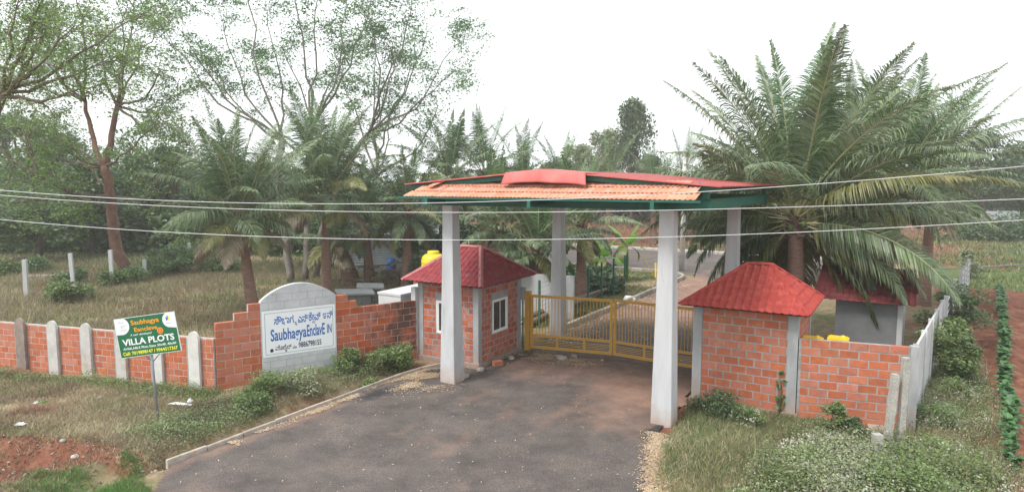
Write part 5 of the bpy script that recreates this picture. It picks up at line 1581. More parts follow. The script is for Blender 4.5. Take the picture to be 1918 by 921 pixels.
L_.append(([v(208, 372), v(150, 365, -3), v(72, 330, -5), v(40, 240, -5)], 0.16, 0.05)); L_.append(([v(72, 330, -5), v(20, 300, -5), v(-20, 262, -5)], 0.09, 0.04))
L_.append(([v(208, 372), v(100, 370, -3), v(20, 380, -4), v(-30, 350, -4)], 0.10, 0.03))
open_tree('red_trunk_tree', 'yellow-green tree with a reddish trunk and curving low limbs on the left', (base.x, base.y, 0), L_, M['barkred'], M['leaf_yel'], 14, limbm=M['bark'], leaf_n=40, leaf_s=0.18, twig_len=1.9)
# tree E: nearer, entering from the left edge
base = Vector((-24.5, 25.5, 0)); v = PV(25.5)
L_ = [([base + Vector((0, 0, -.1)), v(-120, 400), v(-30, 290), v(4, 180)], 0.36, 0.18)]
for tx, ty, dy in ((60, 100, 0), (130, 60, -2), (200, 118, 1), (105, 20, 2), (30, 20, -1), (150, 168, -1), (-30, 60, 1), (90, -40, 0), (240, 40, 2), (40, 150, 3)):
    p, q = v(4, 180), v(tx, ty, dy); L_.append(([p, p.lerp(q, .5) + Vector((0, 0, R.uniform(-.5, .1))), q], 0.08, 0.025))
open_tree('overhanging_tree', 'nearer tree reaching in from the left edge with dark branches', (base.x, base.y, 0), L_, M['bark'], M['leaf_yel'], 21, leaf_n=30, leaf_s=0.13, twig_len=1.2)

def blob_tree(name, label, loc, h, r, leafm, barkm, seed, nleaf=6000, leaf_s=0.25, trunk_h=None, clumps=16, shape=1.0, cat='tree', group=None, lowz=0.3):
    rr = np.random.RandomState(seed)
    t = thing(name, label, cat, loc, 0, group)
    w_ = MB()
    th = trunk_h if trunk_h is not None else h * 0.35
    top = Vector((rr.uniform(-.2, .2) * r, rr.uniform(-.2, .2) * r, h * 0.75))
    w_.tube([(0, 0, -0.2), (top.x * .3, top.y * .3, th), top], [0.035 * h ** 0.9, 0.027 * h ** 0.9, 0.012 * h], 7)
    cs = []
    for k in range(clumps):
        a = rr.rand() * 6.28; rad = r * rr.rand() ** 0.5 * 0.8; zf = rr.rand()
        z = h * (lowz + (0.97 - lowz) * zf)
        rad *= (1 - 0.75 * abs(zf * 2 - 0.9) ** 2.2 * 0.8) if shape == 1 else (1 - 0.85 * zf)
        c = np.array([math.cos(a) * rad, math.sin(a) * rad, z]); cs.append(c)
        if h > 2: w_.tube([(top.x * .5, top.y * .5, min(th * 1.1, z * 0.8)), tuple(c)], [0.010 * h, 0.003 * h], 4, cap=False)
    w_.obj('trunk', barkm, t)
    cs = np.array(cs); k = rr.randint(0, clumps, nleaf)
    cr_ = r * rr.uniform(0.25, 0.5, clumps)
    d = rr.randn(nleaf, 3); d /= np.linalg.norm(d, axis=1)[:, None]
    P = cs[k] + d * (cr_[k] * rr.uniform(0.25, 1.05, nleaf) ** 0.6)[:, None] * np.array([1, 1, 0.7])
    P[:, 2] = np.maximum(P[:, 2], 0.03)
    V, F = leaf_quads(P, None, leaf_s, rr, 0.55)
    link('crown', np_mesh('crown', V, F, leafm), t)
    return t
# distant trees: a few prototypes, each copied, scaled and turned
protos = [blob_tree('broadleaf_tree', 'x', (0, 0, 0), 10, 4.2, M[k], M['bark'], 50 + i, 9000, 0.36, clumps=22, shape=s) for i, (k, s) in enumerate((('leaf_dark', 1), ('leaf_mid', 1), ('leaf_dark', 2), ('leaf_grey', 1)))]
used = [False] * 4
def far_tree(kind, px, pytop, yy, wpx, label, group='trees beyond the estate wall'):
    """a tree at distance yy whose top is seen at pytop and whose crown is about wpx wide"""
    src = protos[kind]
    t = src
    if used[kind]:
        t = src.copy(); COL.objects.link(t)
        for ch in src.children:
            c = ch.copy(); COL.objects.link(c); c.parent = t
    used[kind] = True
    p = vp(px, pytop, yy); hgt = max(1.5, p.z); wid = wpx / FOC * yy
    t.location = (p.x, yy, -0.05); t.scale = (wid / 8.6, wid / 8.6, hgt / 10.2); t.rotation_euler = (0, 0, R.uniform(0, 6.28))
    tag(t, label, 'tree', group)
    return t
ft = [
 (0, 30, 215, 74, 230, 'dark hazy tree at the left edge behind the red-trunked tree'),
 (0, 110, 262, 66, 190, 'dark tree left of the reddish trunk'),
 (1, 60, 330, 52, 210, 'rounded mid-green tree low on the left edge'),
 (2, 165, 300, 56, 190, 'feathery dark tree right behind the reddish trunk'),
 (1, 265, 190, 62, 130, 'mid-green tree with an open top right of the reddish trunk'),
 (0, 320, 275, 60, 160, 'dark tree between the red trunk and the left palm'),
 (1, 395, 300, 70, 150, 'green tree seen through the left palm'),
 (0, 470, 320, 66, 170, 'dark tree behind the left palm crown'),
 (1, 640, 335, 72, 160, 'green tree behind the middle palm crown'),
 (0, 720, 345, 56, 150, 'dark tree behind the bare-branched tree'),
 (0, 775, 390, 46, 120, 'very dark tree above the tin shed'),
 (2, 700, 395, 58, 150, 'dark conical tree over the left of the shed'),
 (2, 1188, 185, 92, 120, 'tallest tree on the skyline with an open grey-green crown, right of the canopy peak'),
 (3, 1130, 232, 98, 110, 'lower skyline tree just left of the tallest one'),
 (3, 1080, 262, 105, 120, 'hazy skyline tree above the canopy ridge'),
 (0, 1040, 300, 80, 110, 'dark tree behind the canopy peak palms'),
 (0, 960, 310, 76, 130, 'dark tree behind the tall spear palm'),
 (1, 860, 300, 75, 130, 'green tree behind the left canopy palms'),
 (0, 1230, 290, 80, 110, 'dark tree right below the tallest skyline tree'),
 (1, 1330, 285, 95, 140, 'hazy green tree right of the utility pole'),
 (1, 1420, 300, 88, 140, 'green tree behind the left fronds of the biggest palm'),
 (0, 1850, 245, 88, 140, 'dark skyline tree at the right above the white far fence'),
 (0, 1925, 270, 78, 150, 'dark tree cut by the right edge of the view'),
 (1, 1800, 290, 96, 130, 'hazy tree behind the right tips of the big palm'),
 (2, 1890, 300, 100, 110, 'conical tree above the far white fence'),
 (1, 560, 330, 85, 150, 'hazy tree between the left and middle palms'),
]
for a in ft: far_tree(*a)
# far woods closing the horizon
def woods(name, label, x0, x1, y0, y1, hmin, hmax, n, mt, size=1.0, seed=3):
    rr = np.random.RandomState(seed)
    P = np.stack([rr.uniform(x0, x1, n), rr.uniform(y0, y1, n), np.zeros(n)], 1)
    top = hmin + (hmax - hmin) * (0.5 + 0.5 * nz(P[:, 0], P[:, 1] * 0.3, 0.16, 2) * 0.7 + 0.25 * nz(P[:, 0], P[:, 1], 0.6, 4))
    P[:, 2] = top * rr.rand(n) ** 0.7
    V, F = leaf_quads(P, None, size, rr, 0.6)
    tag(link(name, np_mesh(name, V, F, mt)), label, kind='stuff')
woods('far_woods', 'belt of far trees closing the view', -150, 150, 104, 122, 5, 10.5, 60000, M['leaf_dark'], 1.1)
woods('left_thicket', 'dense thicket beyond the left field', -62, -12, 56, 66, 2.0, 6.0, 26000, M['leaf_mid'], 0.55, 5)
woods('shed_thicket', 'dark undergrowth around the tin shed', -13.5, 1.5, 47, 54, 1.2, 4.6, 16000, M['leaf_dark'], 0.42, 6)
woods('estate_undergrowth', 'dark shrubs under the estate palms', -6, 6.5, 37, 43, 0.8, 2.4, 9000, M['leaf_dark'], 0.35, 7)

# bushes one can tell apart
def bush(px, py, r, h, mt, label, seed, n=2600, ls=0.09, flowers=0, name='bush', loc=None, group=None):
    q = loc or gp(px, py)
    t = blob_tree(name, label, (q.x, q.y, float(ground_z(np.array(q.x), np.array(q.y)))), h, r, mt, M['bark'], seed, n, ls, trunk_h=h * .3, clumps=20 if flowers else 13, cat='bush', lowz=0.12, group=group)
    if flowers:
        rr = np.random.RandomState(seed + 1)
        d = rr.randn(flowers, 3); d[:, 2] = np.abs(d[:, 2]); d /= np.linalg.norm(d, axis=1)[:, None]
        P = d * np.array([r * .95, r * .95, h * .85]) * rr.uniform(0.75, 1.05, flowers)[:, None] + np.array([0, 0, h * .15])
        # flower heads come in small clusters
        P = np.repeat(P, 5, axis=0) + rr.randn(flowers * 5, 3) * 0.028
        V, F = leaf_quads(P, None, 0.046, rr, 0.9)
        tag(link('flowers', np_mesh('flowers', V, F, M['flower']), t), kind='stuff')
    return t
bush(735, 690, 0.95, 0.85, M['leaf_bush'], 'rounded green bush at the foot of the sign wall near the left hut', 201, 5200, 0.085)
bush(690, 715, 0.7, 0.55, M['leaf_bush'], 'low green bush just left of the round one', 202, 3000, 0.08)
bush(655, 700, 0.65, 0.7, M['leaf_bush'], 'loose green bush under the right edge of the name panel', 203, 2600, 0.08)
bush(705, 668, 0.28, 1.15, M['leaf_grey'], 'tall grey-green weed against the mouldy end of the sign wall', 204, 900, 0.06)
bush(560, 735, 0.9, 0.65, M['leaf_grey'], 'pale grey-green bush under the name panel', 205, 3600, 0.07)
bush(500, 750, 0.8, 0.65, M['leaf_bush'], 'green bush left of the pale one, below the wall corner', 206, 3200, 0.075)
bush(470, 770, 0.7, 0.45, M['leaf_bush'], 'low bush on the bank below the wall corner', 207, 2400, 0.075)
bush(1345, 775, 0.85, 0.38, M['leaf_dark'], 'low dark green plants at the foot of the right hut wall', 208, 2600, 0.075)
bush(1400, 790, 0.5, 0.42, M['leaf_bush'], 'small weed with white flowers by the right hut wall', 209, 1200, 0.06, 60)
bush(1562, 798, 0.5, 0.75, M['leaf_bush'], 'green bush against the right brick wall', 210, 2200, 0.08)
bush(1600, 808, 0.42, 0.5, M['leaf_dark'], 'darker little bush by the drain mouth', 211, 1400, 0.08)
fl = [(1560, 850, 1.0, 0.75), (1500, 872, 0.8, 0.6), (1605, 880, 0.9, 0.8), (1470, 905, 0.7, 0.5), (1545, 905, 0.9, 0.8), (1640, 905, 1.0, 0.8), (1700, 880, 0.8, 0.6), (1760, 850, 0.9, 0.6), (1720, 910, 1.0, 0.7), (1800, 890, 0.9, 0.55), (1755, 790, 0.6, 0.5), (1780, 740, 0.6, 0.5)]
labs = ['white-flowered bush just left of the granite stump', 'white-flowered bush farthest left of the big clump', 'white-flowered bush in front of the granite stump', 'low white-flowered bush at the bottom of the view, left of the clump', 'white-flowered bush at the bottom below the granite stump', 'brownish flowering bush right below the stump', 'green-topped flowering bush right of the stump', 'flowering bush beside the white perimeter wall', 'green feathery bush at the bottom right', 'sparse flowering bush nearest the crop row', 'small flowering bush at the foot of the white wall', 'small flowering bush farther back along the white wall']
for k, ((px, py, r, h), lab) in enumerate(zip(fl, labs)):
    bush(px, py, r * 1.25, h * 0.68, M['leaf_grey'] if k in (2, 4, 0) else (M['leaf_bush'] if k % 3 else M['grass_g']), lab, 230 + k, 4200, 0.065, (300, 200, 330, 110, 300, 240, 90, 130, 40, 110, 90, 70)[k], name='flowering_bush', group='white-flowering bushes right of the driveway')
bush(1778, 712, 1.15, 2.1, M['leaf_bush'], 'tall leafy shrub along the white perimeter wall, left of the crop row', 250, 5200, 0.13)
bush(1783, 640, 1.3, 2.2, M['leaf_mid'], 'second tall shrub farther along the perimeter wall', 251, 4200, 0.13)
bush(1815, 520, 1.0, 1.9, M['leaf_grey'], 'grey-green shrub at the far end of the louvred fence', 252, 3000, 0.15)
bush(1810, 600, 0.7, 1.0, M['leaf_grey'], 'pale weed clump between the shrubs and the crop row', 253, 2000, 0.09)
# creeper on the right hut
t = blob_tree('creeper', 'thin green creeper climbing the front of the right hut', S(9.55, 2.36), 1.35, 0.16, M['leaf_bright'], M['bark'], 260, 420, 0.085, clumps=14, cat='plant', lowz=0.05)
# weeds at hedge left
hp = [(60, 500), (130, 560), (300, 505), (350, 480), (405, 470), (420, 500), (330, 505), (380, 500), (250, 520), (200, 528), (145, 520), (10, 505)]
hl = ['leafy weeds left of the first white fence post', 'pale weeds at the foot of the second fence post', 'creeper mound on the fence right of the red-trunked tree', 'bright creeper spilling over the fence, nearer the grey tarpaulin', 'creeper mound at the right end of the fence', 'weeds below the right end of the fence', 'creeper thick between two fence posts', 'dense creeper under the palm frond tips', 'dark weeds beside the reddish trunk', 'dark weeds left of the reddish trunk', 'weeds between the second and third fence posts', 'low green crop clump at the left edge']
for k, ((px, py), lab) in enumerate(zip(hp, hl)):
    bush(px, py + 10, 1.7 if k in (2, 3, 4, 6, 7) else 1.3, 1.9 if k in (2, 3, 4, 6, 7) else 0.9, M['leaf_bush'] if k % 2 else M['leaf_mid'], lab, 270 + k, 2800, 0.17, group='weeds and creepers along the old fence')
for k, (px, lab) in enumerate(((1325, 'small dark shrub in the red field left of the back right pillar'), (1310, 'small tree in the red field near the utility pole'), (1345, 'round shrub in the red field touching the canopy pillar'))):
    bush(px, 445 + 6 * k, 1.6, 2.8, M['leaf_dark'], lab, 300 + k, 2200, 0.3, group='young trees in the red field')

# old fence posts
opm = MB(); opm.box(-0.1, 0.1, -0.09, 0.09, -0.2, 2.1); opme = opm.mesh('fence_post', M['conc'])
for k, (px, top, bot, lab) in enumerate(((50, 486, 560, 'leftmost old concrete fence post in the left field'), (138, 474, 540, 'second old concrete fence post from the left'), (211, 468, 540, 'bright fence post right before the reddish trunk'), (272, 486, 523, 'short fence post right of the reddish trunk'), (318, 462, 510, 'fence post wrapped in creeper'), (357, 455, 508, 'rightmost fence post, almost overgrown'))):
    q = gp(px, bot); z = vp(px, top, q.y).z
    o = link('fence_post', opme, None, (q.x, q.y, 0), (0, R.uniform(-.04, .04), 0.2), (1, 1, z / 2.1)); tag(o, lab, 'fence post', 'old fence posts in the left field')
q = gp(90, 521); m = MB(); m.bar((-1.6, 0, 0.12), (1.6, 0.7, 0.12), 0.18, 0.16); tag(m.obj('fallen_post', M['post_conc'], None, (q.x, q.y, 0)), 'fallen pale concrete post lying between the first two fence posts', 'post')

# banana plant
def banana(loc, label, seed, h=2.6, n=8):
    rr = random.Random(seed); t = thing('banana_plant', label, 'banana plant', loc)
    m = MB(); m.tube([(0, 0, -0.1), (0.03, 0, h * .35), (0, 0, h * .6)], [0.14, 0.11, 0.07], 8); m.obj('stem', M['leaf_bright'], t)
    for k in range(n):
        yaw = k * 2.4 + rr.uniform(-.3, .3); el = 1.35 - 0.13 * k; Lb = rr.uniform(1.5, 2.1); bend = 0.3 + 0.14 * k
        V, F = [], []; K = 12; p = Vector((0, 0, 0)); a = el
        for i in range(K + 1):
            u_ = i / K; wd = 0.27 * math.sin(math.pi * min(1, u_ * 0.93 + 0.05)) ** 0.6 if u_ > 0.18 else 0.02
            for s_ in (-1, 0, 1): V.append((p.x, s_ * wd, p.z - 0.12 * abs(s_) * wd * 2 + (0.03 * math.sin(i * 2.2) * abs(s_))))
            p = p + Vector((math.cos(a), 0, math.sin(a))) * Lb / K; a -= bend / K * 2.0
        for i in range(K):
            for s_ in range(2): q_ = i * 3 + s_; F.append((q_, q_ + 1, q_ + 4, q_ + 3))
        link('leaf', np_mesh('leaf', np.array(V), np.array(F), M['banana'] if k < 7 else M['palm_yel'], smooth=True), t, (0, 0, h * .55), (0, 0, yaw))
banana(S(-3.2, 23.5), 'bright green banana plant behind the front right pillar, at the verge', 5, 3.9, 10)
banana(S(-4.2, 22.2), 'smaller banana plant left of the bright one', 9, 2.6, 8)
yp = thing('yellow_frame', 'yellow wooden prop leaning by the inner road', 'prop', gp(1228, 522))
m = MB(); m.bar((0, 0, 0), (-0.9, 0.1, 1.6), 0.12, 0.05); m.bar((0, 0, 0), (0.1, 0.6, 1.0), 0.10, 0.05); m.obj('plank', M['yellow'], yp)

# crop rows
def leafy_plant(seed, n=30, s=0.20):
    rr = random.Random(seed); V, F = [], []
    for k in range(n):
        yaw = k * 2.4; el = rr.uniform(0.2, 1.2); L_ = s * rr.uniform(0.7, 1.15); w_ = L_ * 0.34
        d = Vector((math.cos(yaw) * math.cos(el), math.sin(yaw) * math.cos(el), math.sin(el))); sd = Vector((-math.sin(yaw), math.cos(yaw), 0))
        p0 = Vector((0, 0, 0.10 + 0.22 * rr.random())) ; p1 = p0 + d * L_ * .55; p2 = p0 + d * L_ + Vector((0, 0, -0.35 * L_))
        b0 = len(V); V += [tuple(p0), tuple(p1 - sd * w_ + Vector((0, 0, -.02))), tuple(p1 + Vector((0, 0, .0))), tuple(p1 + sd * w_ + Vector((0, 0, -.02))), tuple(p2)]
        F += [(b0, b0 + 1, b0 + 2), (b0, b0 + 2, b0 + 3), (b0 + 1, b0 + 4, b0 + 2), (b0 + 2, b0 + 4, b0 + 3)]
    return np_mesh('crop_plant', np.array(V), np.array(F), M['crop'])
cpm = [leafy_plant(k) for k in range(4)]
for k in range(74):
    b_ = 1.0 + k * 0.40
    o = link('crop_plant', R.choice(cpm), None, S(14.62 + (b_ - 1.45) * 0.0885 + R.uniform(-.09, .09), b_ + R.uniform(-.08, .08), 0.03), (0, 0, R.uniform(0, 6.28)), (R.uniform(.8, 1.7),) * 3)
    tag(o, 'leafy green crop plant in the long row beside the weeds', 'crop plant', 'crop plants in the near row')
for k in range(22):
    o = link('crop_plant', R.choice(cpm), None, S(18.0 + (18 + k * 0.5) * 0.0885 + R.uniform(-.09, .09), 16 + k * 0.5, 0.03), (0, 0, R.uniform(0, 6.28)), (R.uniform(.9, 1.35),) * 3)
    tag(o, 'leafy green crop plant in the short far row at the right edge', 'crop plant', 'crop plants in the far row')

# far right: white compound wall, hedge
q0, q1 = gp(1838, 432), gp(1990, 430)
fwl = thing('compound_wall', 'far white sheet fence at the right edge beyond the green field', 'fence', (q0.x, q0.y, 0), 0.0)
sp_ = MB(); sp_.box(0.0, 1.95, -0.05, 0.05, 0, 2.6); spm = sp_.mesh('panel', M['farwhite'])
ps_ = MB(); ps_.box(-0.06, 0.06, -0.10, 0.10, 0, 2.7); psm = ps_.mesh('post', M['farwhite'])
for k in range(9): link('panel', spm, fwl, (k * 2.05, 0, 0)); link('post', psm, fwl, (k * 2.05 - 0.05, 0, 0))
hd = blob_tree('hedge', 'dark hedge in front of the far white fence', (gp(1890, 452).x, gp(1890, 452).y, 0), 2.0, 5.2, M['leaf_dark'], M['bark'], 320, 9000, 0.32, clumps=40, cat='hedge', lowz=0.1)
hd.scale = (1.6, 0.5, 1)
q = gp(1840, 505); m = MB(); m.tube([(-3, 0, 0.1), (-1, 0.2, 0.12), (3, 0.8, 0.25), (9, 2.6, 0.3)], 0.05, 6); tag(m.obj('water_pipe', M['plaster_dark'], None, (q.x, q.y, 0)), 'black irrigation pipe on the green field at the right', 'pipe')

# ------------------------------------------------------------------ grass, weeds, litter
def scatter(name, label, poly, n, mt, hmin, hmax, wd, seed, lean=0.5, clump=0.0, avoid=True, patch=None, broad=0.0):
    """n blades inside a polygon of world xy points"""
    rr = np.random.RandomState(seed)
    pl_ = np.array([(p[0], p[1]) for p in poly]); lo, hi = pl_.min(0), pl_.max(0)
    out = []
    tot = 0
    while tot < n:
        c = rr.uniform(lo, hi, (n, 2))
        if clump:
            kc = max(1, n // 14); cc = rr.uniform(lo, hi, (kc, 2)); c = cc[rr.randint(0, kc, n)] + rr.randn(n, 2) * clump
        ins = np.zeros(len(c), bool); j = len(pl_) - 1
        for i in range(len(pl_)):
            xi, yi, xj, yj = *pl_[i], *pl_[j]
            ins ^= ((yi > c[:, 1]) != (yj > c[:, 1])) & (c[:, 0] < (xj - xi) * (c[:, 1] - yi) / (yj - yi + 1e-12) + xi); j = i
        a, b_ = site(c[:, 0], c[:, 1])
        if avoid: ins &= ~(is_paved(a, b_, 0.0) | is_built(a, b_))
        if patch: ins &= patch(c[:, 0], c[:, 1]) > rr.rand(len(c))
        c = c[ins]; out.append(c); tot += len(c)
        if len(c) == 0: break
    c = np.concatenate(out)[:n]; n = len(c)
    z = ground_z(c[:, 0], c[:, 1])
    h = rr.uniform(hmin, hmax, n) * rr.uniform(0.6, 1.1, n)
    th = rr.uniform(0, 6.28, n); w_ = wd * rr.uniform(0.6, 1.3, n)
    lx, ly = rr.randn(n) * lean * h, rr.randn(n) * lean * h
    P0 = np.stack([c[:, 0] - np.cos(th) * w_ / 2, c[:, 1] - np.sin(th) * w_ / 2, z - 0.01], 1)
    P1 = np.stack([c[:, 0] + np.cos(th) * w_ / 2, c[:, 1] + np.sin(th) * w_ / 2, z - 0.01], 1)
    P2 = np.stack([c[:, 0] + lx, c[:, 1] + ly, z + h], 1)
    V = np.stack([P0, P1, P2], 1).reshape(-1, 3); F = np.arange(n * 3).reshape(n, 3)
    tag(link(name, np_mesh(name, V, F, mt)), label, kind='stuff')

def leaves_on(name, label, poly, n, mt, hmax, size, seed, patch=None, asp=0.5, hp_=1.6, avoid=True):
    """small leaves floating through the height of low ground cover"""
    rr = np.random.RandomState(seed)
    pl_ = np.array([(p[0], p[1]) for p in poly]); lo, hi = pl_.min(0), pl_.max(0); out = []; tot = 0
    while tot < n:
        c = rr.uniform(lo, hi, (n, 2)); ins = np.zeros(n, bool); j = len(pl_) - 1
        for i in range(len(pl_)):
            xi, yi, xj, yj = *pl_[i], *pl_[j]
            ins ^= ((yi > c[:, 1]) != (yj > c[:, 1])) & (c[:, 0] < (xj - xi) * (c[:, 1] - yi) / (yj - yi + 1e-12) + xi); j = i
        a, b_ = site(c[:, 0], c[:, 1])
        if avoid: ins &= ~(is_paved(a, b_, 0.0) | is_built(a, b_))
        if patch: ins &= patch(c[:, 0], c[:, 1]) > rr.rand(n)
        c = c[ins]; out.append(c); tot += len(c)
        if len(c) == 0: break
    c = np.concatenate(out)[:n]; n = len(c)
    loc_h = hmax * (0.35 + 0.65 * np.clip(0.5 + 0.6 * nz(c[:, 0], c[:, 1], 2.2, 3), 0, 1))
    z = ground_z(c[:, 0], c[:, 1]) + 0.015 + loc_h * rr.rand(n) ** hp_
    V, F = leaf_quads(np.stack([c[:, 0], c[:, 1], z], 1), None, size, rr, asp)
    tag(link(name, np_mesh(name, V, F, mt)), label, kind='stuff')

def W2(pts): return [tuple(S(a, b_)[:2]) for a, b_ in pts]
leftv_poly = [tuple(gp(-60, 700)[:2]), tuple(gp(406, 738)[:2]), tuple(S(-2.9, 1.35)[:2]), tuple(S(-1.95, 0.4)[:2]), tuple(S(-1.95, -8.7)[:2]), tuple(S(-5, -12.5)[:2]), (-16, 11), (-20, 14)]
pn = lambda f, k, lo=0.0: (lambda x, y: np.clip(0.5 + 0.8 * nz(x, y, f, k) + lo, 0, 1))
def bank(x, y):                                            # bare on the eroded cut and in the ditch
    a, b_ = site(x, y); e_ = bank_line(x) + 0.15 * nz(x, y, 1.7, 3) - y
    return (1 - 0.72 * smooth(-0.1, 0.25, e_) * (e_ < 1.7)) * (1 - 0.85 * ((a > -2.62) & (b_ > -8)))
scatter('dry_grass', 'dry straw grass on the left verge', leftv_poly, 85000, M['grass_d'], 0.05, 0.16, 0.014, 1, 0.9, patch=lambda x, y: pn(0.9, 3, 0.15)(x, y) * bank(x, y))
scatter('green_grass', 'green weeds and grass on the left verge', leftv_poly, 10000, M['grass_g'], 0.06, 0.22, 0.018, 2, 0.6, patch=lambda x, y: pn(1.1, 4, -0.05)(x, y) * bank(x, y))
scatter('brown_weeds', 'brown dried weeds on the left verge', leftv_poly, 30000, M['grass_r'], 0.06, 0.24, 0.014, 3, 0.7, patch=lambda x, y: pn(1.4, 5)(x, y) * bank(x, y))
def near_wall(x, y):
    a, b_ = site(x, y); s_ = (x - WL0.x) * dl.y * -1 + (y - WL0.y) * dl.x; return np.clip(1.25 + s_ * 0.95, 0, 1) * (x < -8.8)
leaves_on('wall_weeds', 'leafy green weeds along the foot of the left boundary wall', leftv_poly, 10000, M['leaf_bush'], 0.34, 0.055, 4, near_wall)
def ditch_side(x, y):
    a, b_ = site(x, y); return np.clip(1.3 - np.abs(a + 3.3 - 0.3 * nz(x, y, 1.5, 2)) * 0.9, 0, 1) * (b_ > -8.4) * pn(1.3, 7, 0.0)(x, y) * (a < -2.55)
leaves_on('verge_weeds', 'low green weeds between the sign wall and the ditch', leftv_poly, 12000, M['leaf_bush'], 0.34, 0.055, 5, ditch_side)
leaves_on('verge_herbs', 'pale herbs between the sign wall and the ditch', leftv_poly, 10000, M['leaf_grey'], 0.42, 0.045, 6, ditch_side)
scatter('roadside_grass', 'bright green grass at the bottom left by the main road', [tuple(gp(-20, 925, -.5)[:2]), tuple(gp(80, 880, -.5)[:2]), tuple(gp(330, 862, -.2)[:2]), tuple(gp(270, 935)[:2]), (-11, 11)], 26000, M['grass_b'], 0.05, 0.15, 0.014, 7, 0.5, patch=lambda x, y: pn(1.4, 5, 0.15)(x, y) * ((bank_line(x) - y) > np.where(x > -9.2, 0.15, 0.9)) * np.clip(0.25 + (x + 11.0) * 0.6, 0.12, 1))
# field behind the left wall
fp = [tuple(gp(-80, 690)[:2]), tuple(gp(400, 725)[:2]), tuple(S(-3.2, 2.6)[:2]), tuple(S(-3.4, 9)[:2]), tuple(gp(900, 525)[:2]), tuple(gp(640, 500)[:2]), tuple(gp(-150, 480)[:2])]
def behind(x, y):
    s_ = -(x - WL0.x) * dl.y + (y - WL0.y) * dl.x
    dd = Vector((C1.x - C0.x, C1.y - C0.y, 0)).normalized(); s2_ = -(x - C0.x) * dd.y + (y - C0.y) * dd.x
    return ((s_ > 0.15) & (s2_ > 0.15)).astype(float)
scatter('field_grass', 'dry brown grass in the field behind the left wall', fp, 110000, M['grass_d'], 0.12, 0.42, 0.028, 8, 0.5, patch=lambda x, y: behind(x, y) * pn(0.5, 2, 0.2)(x, y))
scatter('field_green_grass', 'greenish grass in the field behind the left wall', fp, 30000, M['grass_g'], 0.12, 0.38, 0.03, 9, 0.5, patch=lambda x, y: behind(x, y) * pn(0.45, 3, 0.0)(x, y))
scatter('field_weeds', 'reddish brown weeds in the field behind the left wall', fp, 36000, M['grass_r'], 0.12, 0.42, 0.026, 10, 0.5, patch=lambda x, y: behind(x, y) * pn(0.6, 6)(x, y))
scatter('field_scrub', 'taller dry scrub stems in the field behind the left wall', fp, 9000, M['grass_r'], 0.35, 0.8, 0.03, 41, 0.4, patch=lambda x, y: behind(x, y) * pn(0.7, 8, -0.1)(x, y))
leaves_on('field_herbs', 'scattered green herbs in the field behind the left wall', fp, 26000, M['leaf_bush'], 0.55, 0.085, 42, patch=lambda x, y: behind(x, y) * pn(0.5, 9, -0.15)(x, y) * smooth(27, 36, y))
ffp = [tuple(gp(-150, 520)[:2]), tuple(gp(420, 500)[:2]), tuple(gp(760, 500)[:2]), tuple(gp(760, 450)[:2]), tuple(gp(-300, 440)[:2])]
scatter('far_field_grass', 'pale grass and weeds beyond the old fence', ffp, 30000, M['grass_g'], 0.2, 0.6, 0.07, 11, 0.5, patch=pn(0.25, 3, 0.1))
scatter('far_field_straw', 'straw coloured grass beyond the old fence', ffp, 40000, M['grass_d'], 0.2, 0.55, 0.06, 12, 0.5, patch=pn(0.25, 5, 0.1))
# right verge
rv = W2([(7.4, -0.6), (7.2, 2.3), (9.9, 2.35), (12.6, 2.8), (13.2, 9), (13.9, 12), (14.6, 12), (14.6, 0), (16, -6), (9.6, -6.2), (8.1, -4)])
scatter('verge_grass', 'green grass on the right verge', rv, 46000, M['grass_g'], 0.06, 0.22, 0.016, 13, 0.6, patch=pn(0.8, 3, 0.25))
scatter('verge_straw', 'dry grass on the right verge', rv, 26000, M['grass_d'], 0.06, 0.22, 0.014, 14, 0.8, patch=pn(0.9, 5, 0.05))
wr = W2([(9.3, -6.5), (9.8, 1.2), (12.6, 2.6), (13.3, 9), (14.0, 14), (14.9, 14), (14.8, 2), (15.0, -6)])
leaves_on('ground_cover', 'low leafy ground cover among the white flowers', wr, 42000, M['leaf_bush'], 0.5, 0.055, 15, pn(1.0, 2, 0.25))
leaves_on('ground_herbs', 'grey-green herbs among the white flowers', wr, 26000, M['leaf_grey'], 0.62, 0.045, 16, pn(1.2, 4, 0.1))
leaves_on('dry_stems', 'brown dried stems and leaves among the white flowers', wr, 20000, M['grass_r'], 0.55, 0.05, 17, pn(1.0, 7, -0.1), asp=0.2)
scatter('tall_stems', 'thin dry stems standing above the weeds on the right verge', wr, 2600, M['grass_d'], 0.35, 0.85, 0.014, 40, 0.35, patch=pn(1.2, 4, 0.0))
leaves_on('small_flowers', 'tiny white flowers scattered over the right verge', wr, 3500, M['flower'], 0.55, 0.034, 18, pn(1.5, 8, 0.0), asp=0.9, hp_=0.5)
gfp = W2([(15.5, 31), (60, 31), (90, 90), (18, 90)])
scatter('green_field_grass', 'short green grass of the far right field', gfp, 60000, M['grass_g'], 0.1, 0.3, 0.09, 19, 0.5, patch=pn(0.2, 3, 0.3))
iv = W2([(-0.6, 8.2), (-0.5, 27), (-2.6, 28), (-5.5, 28), (-4, 8)])
scatter('inner_verge_grass', 'patchy grass on the verge inside the gate', iv, 22000, M['grass_g'], 0.05, 0.18, 0.03, 20, 0.6, patch=pn(0.7, 3, 0.1))
leaves_on('inner_litter', 'dead leaves on the verge inside the gate', iv, 3500, M['litter'], 0.05, 0.09, 21, pn(0.9, 4, 0.1))
rf = W2([(-40, 43.5), (26, 43.5), (60, 100), (-40, 100)])
scatter('red_field_weeds', 'sparse weeds on the red field', rf, 26000, M['grass_g'], 0.15, 0.5, 0.12, 22, 0.6, patch=pn(0.15, 3, -0.2))
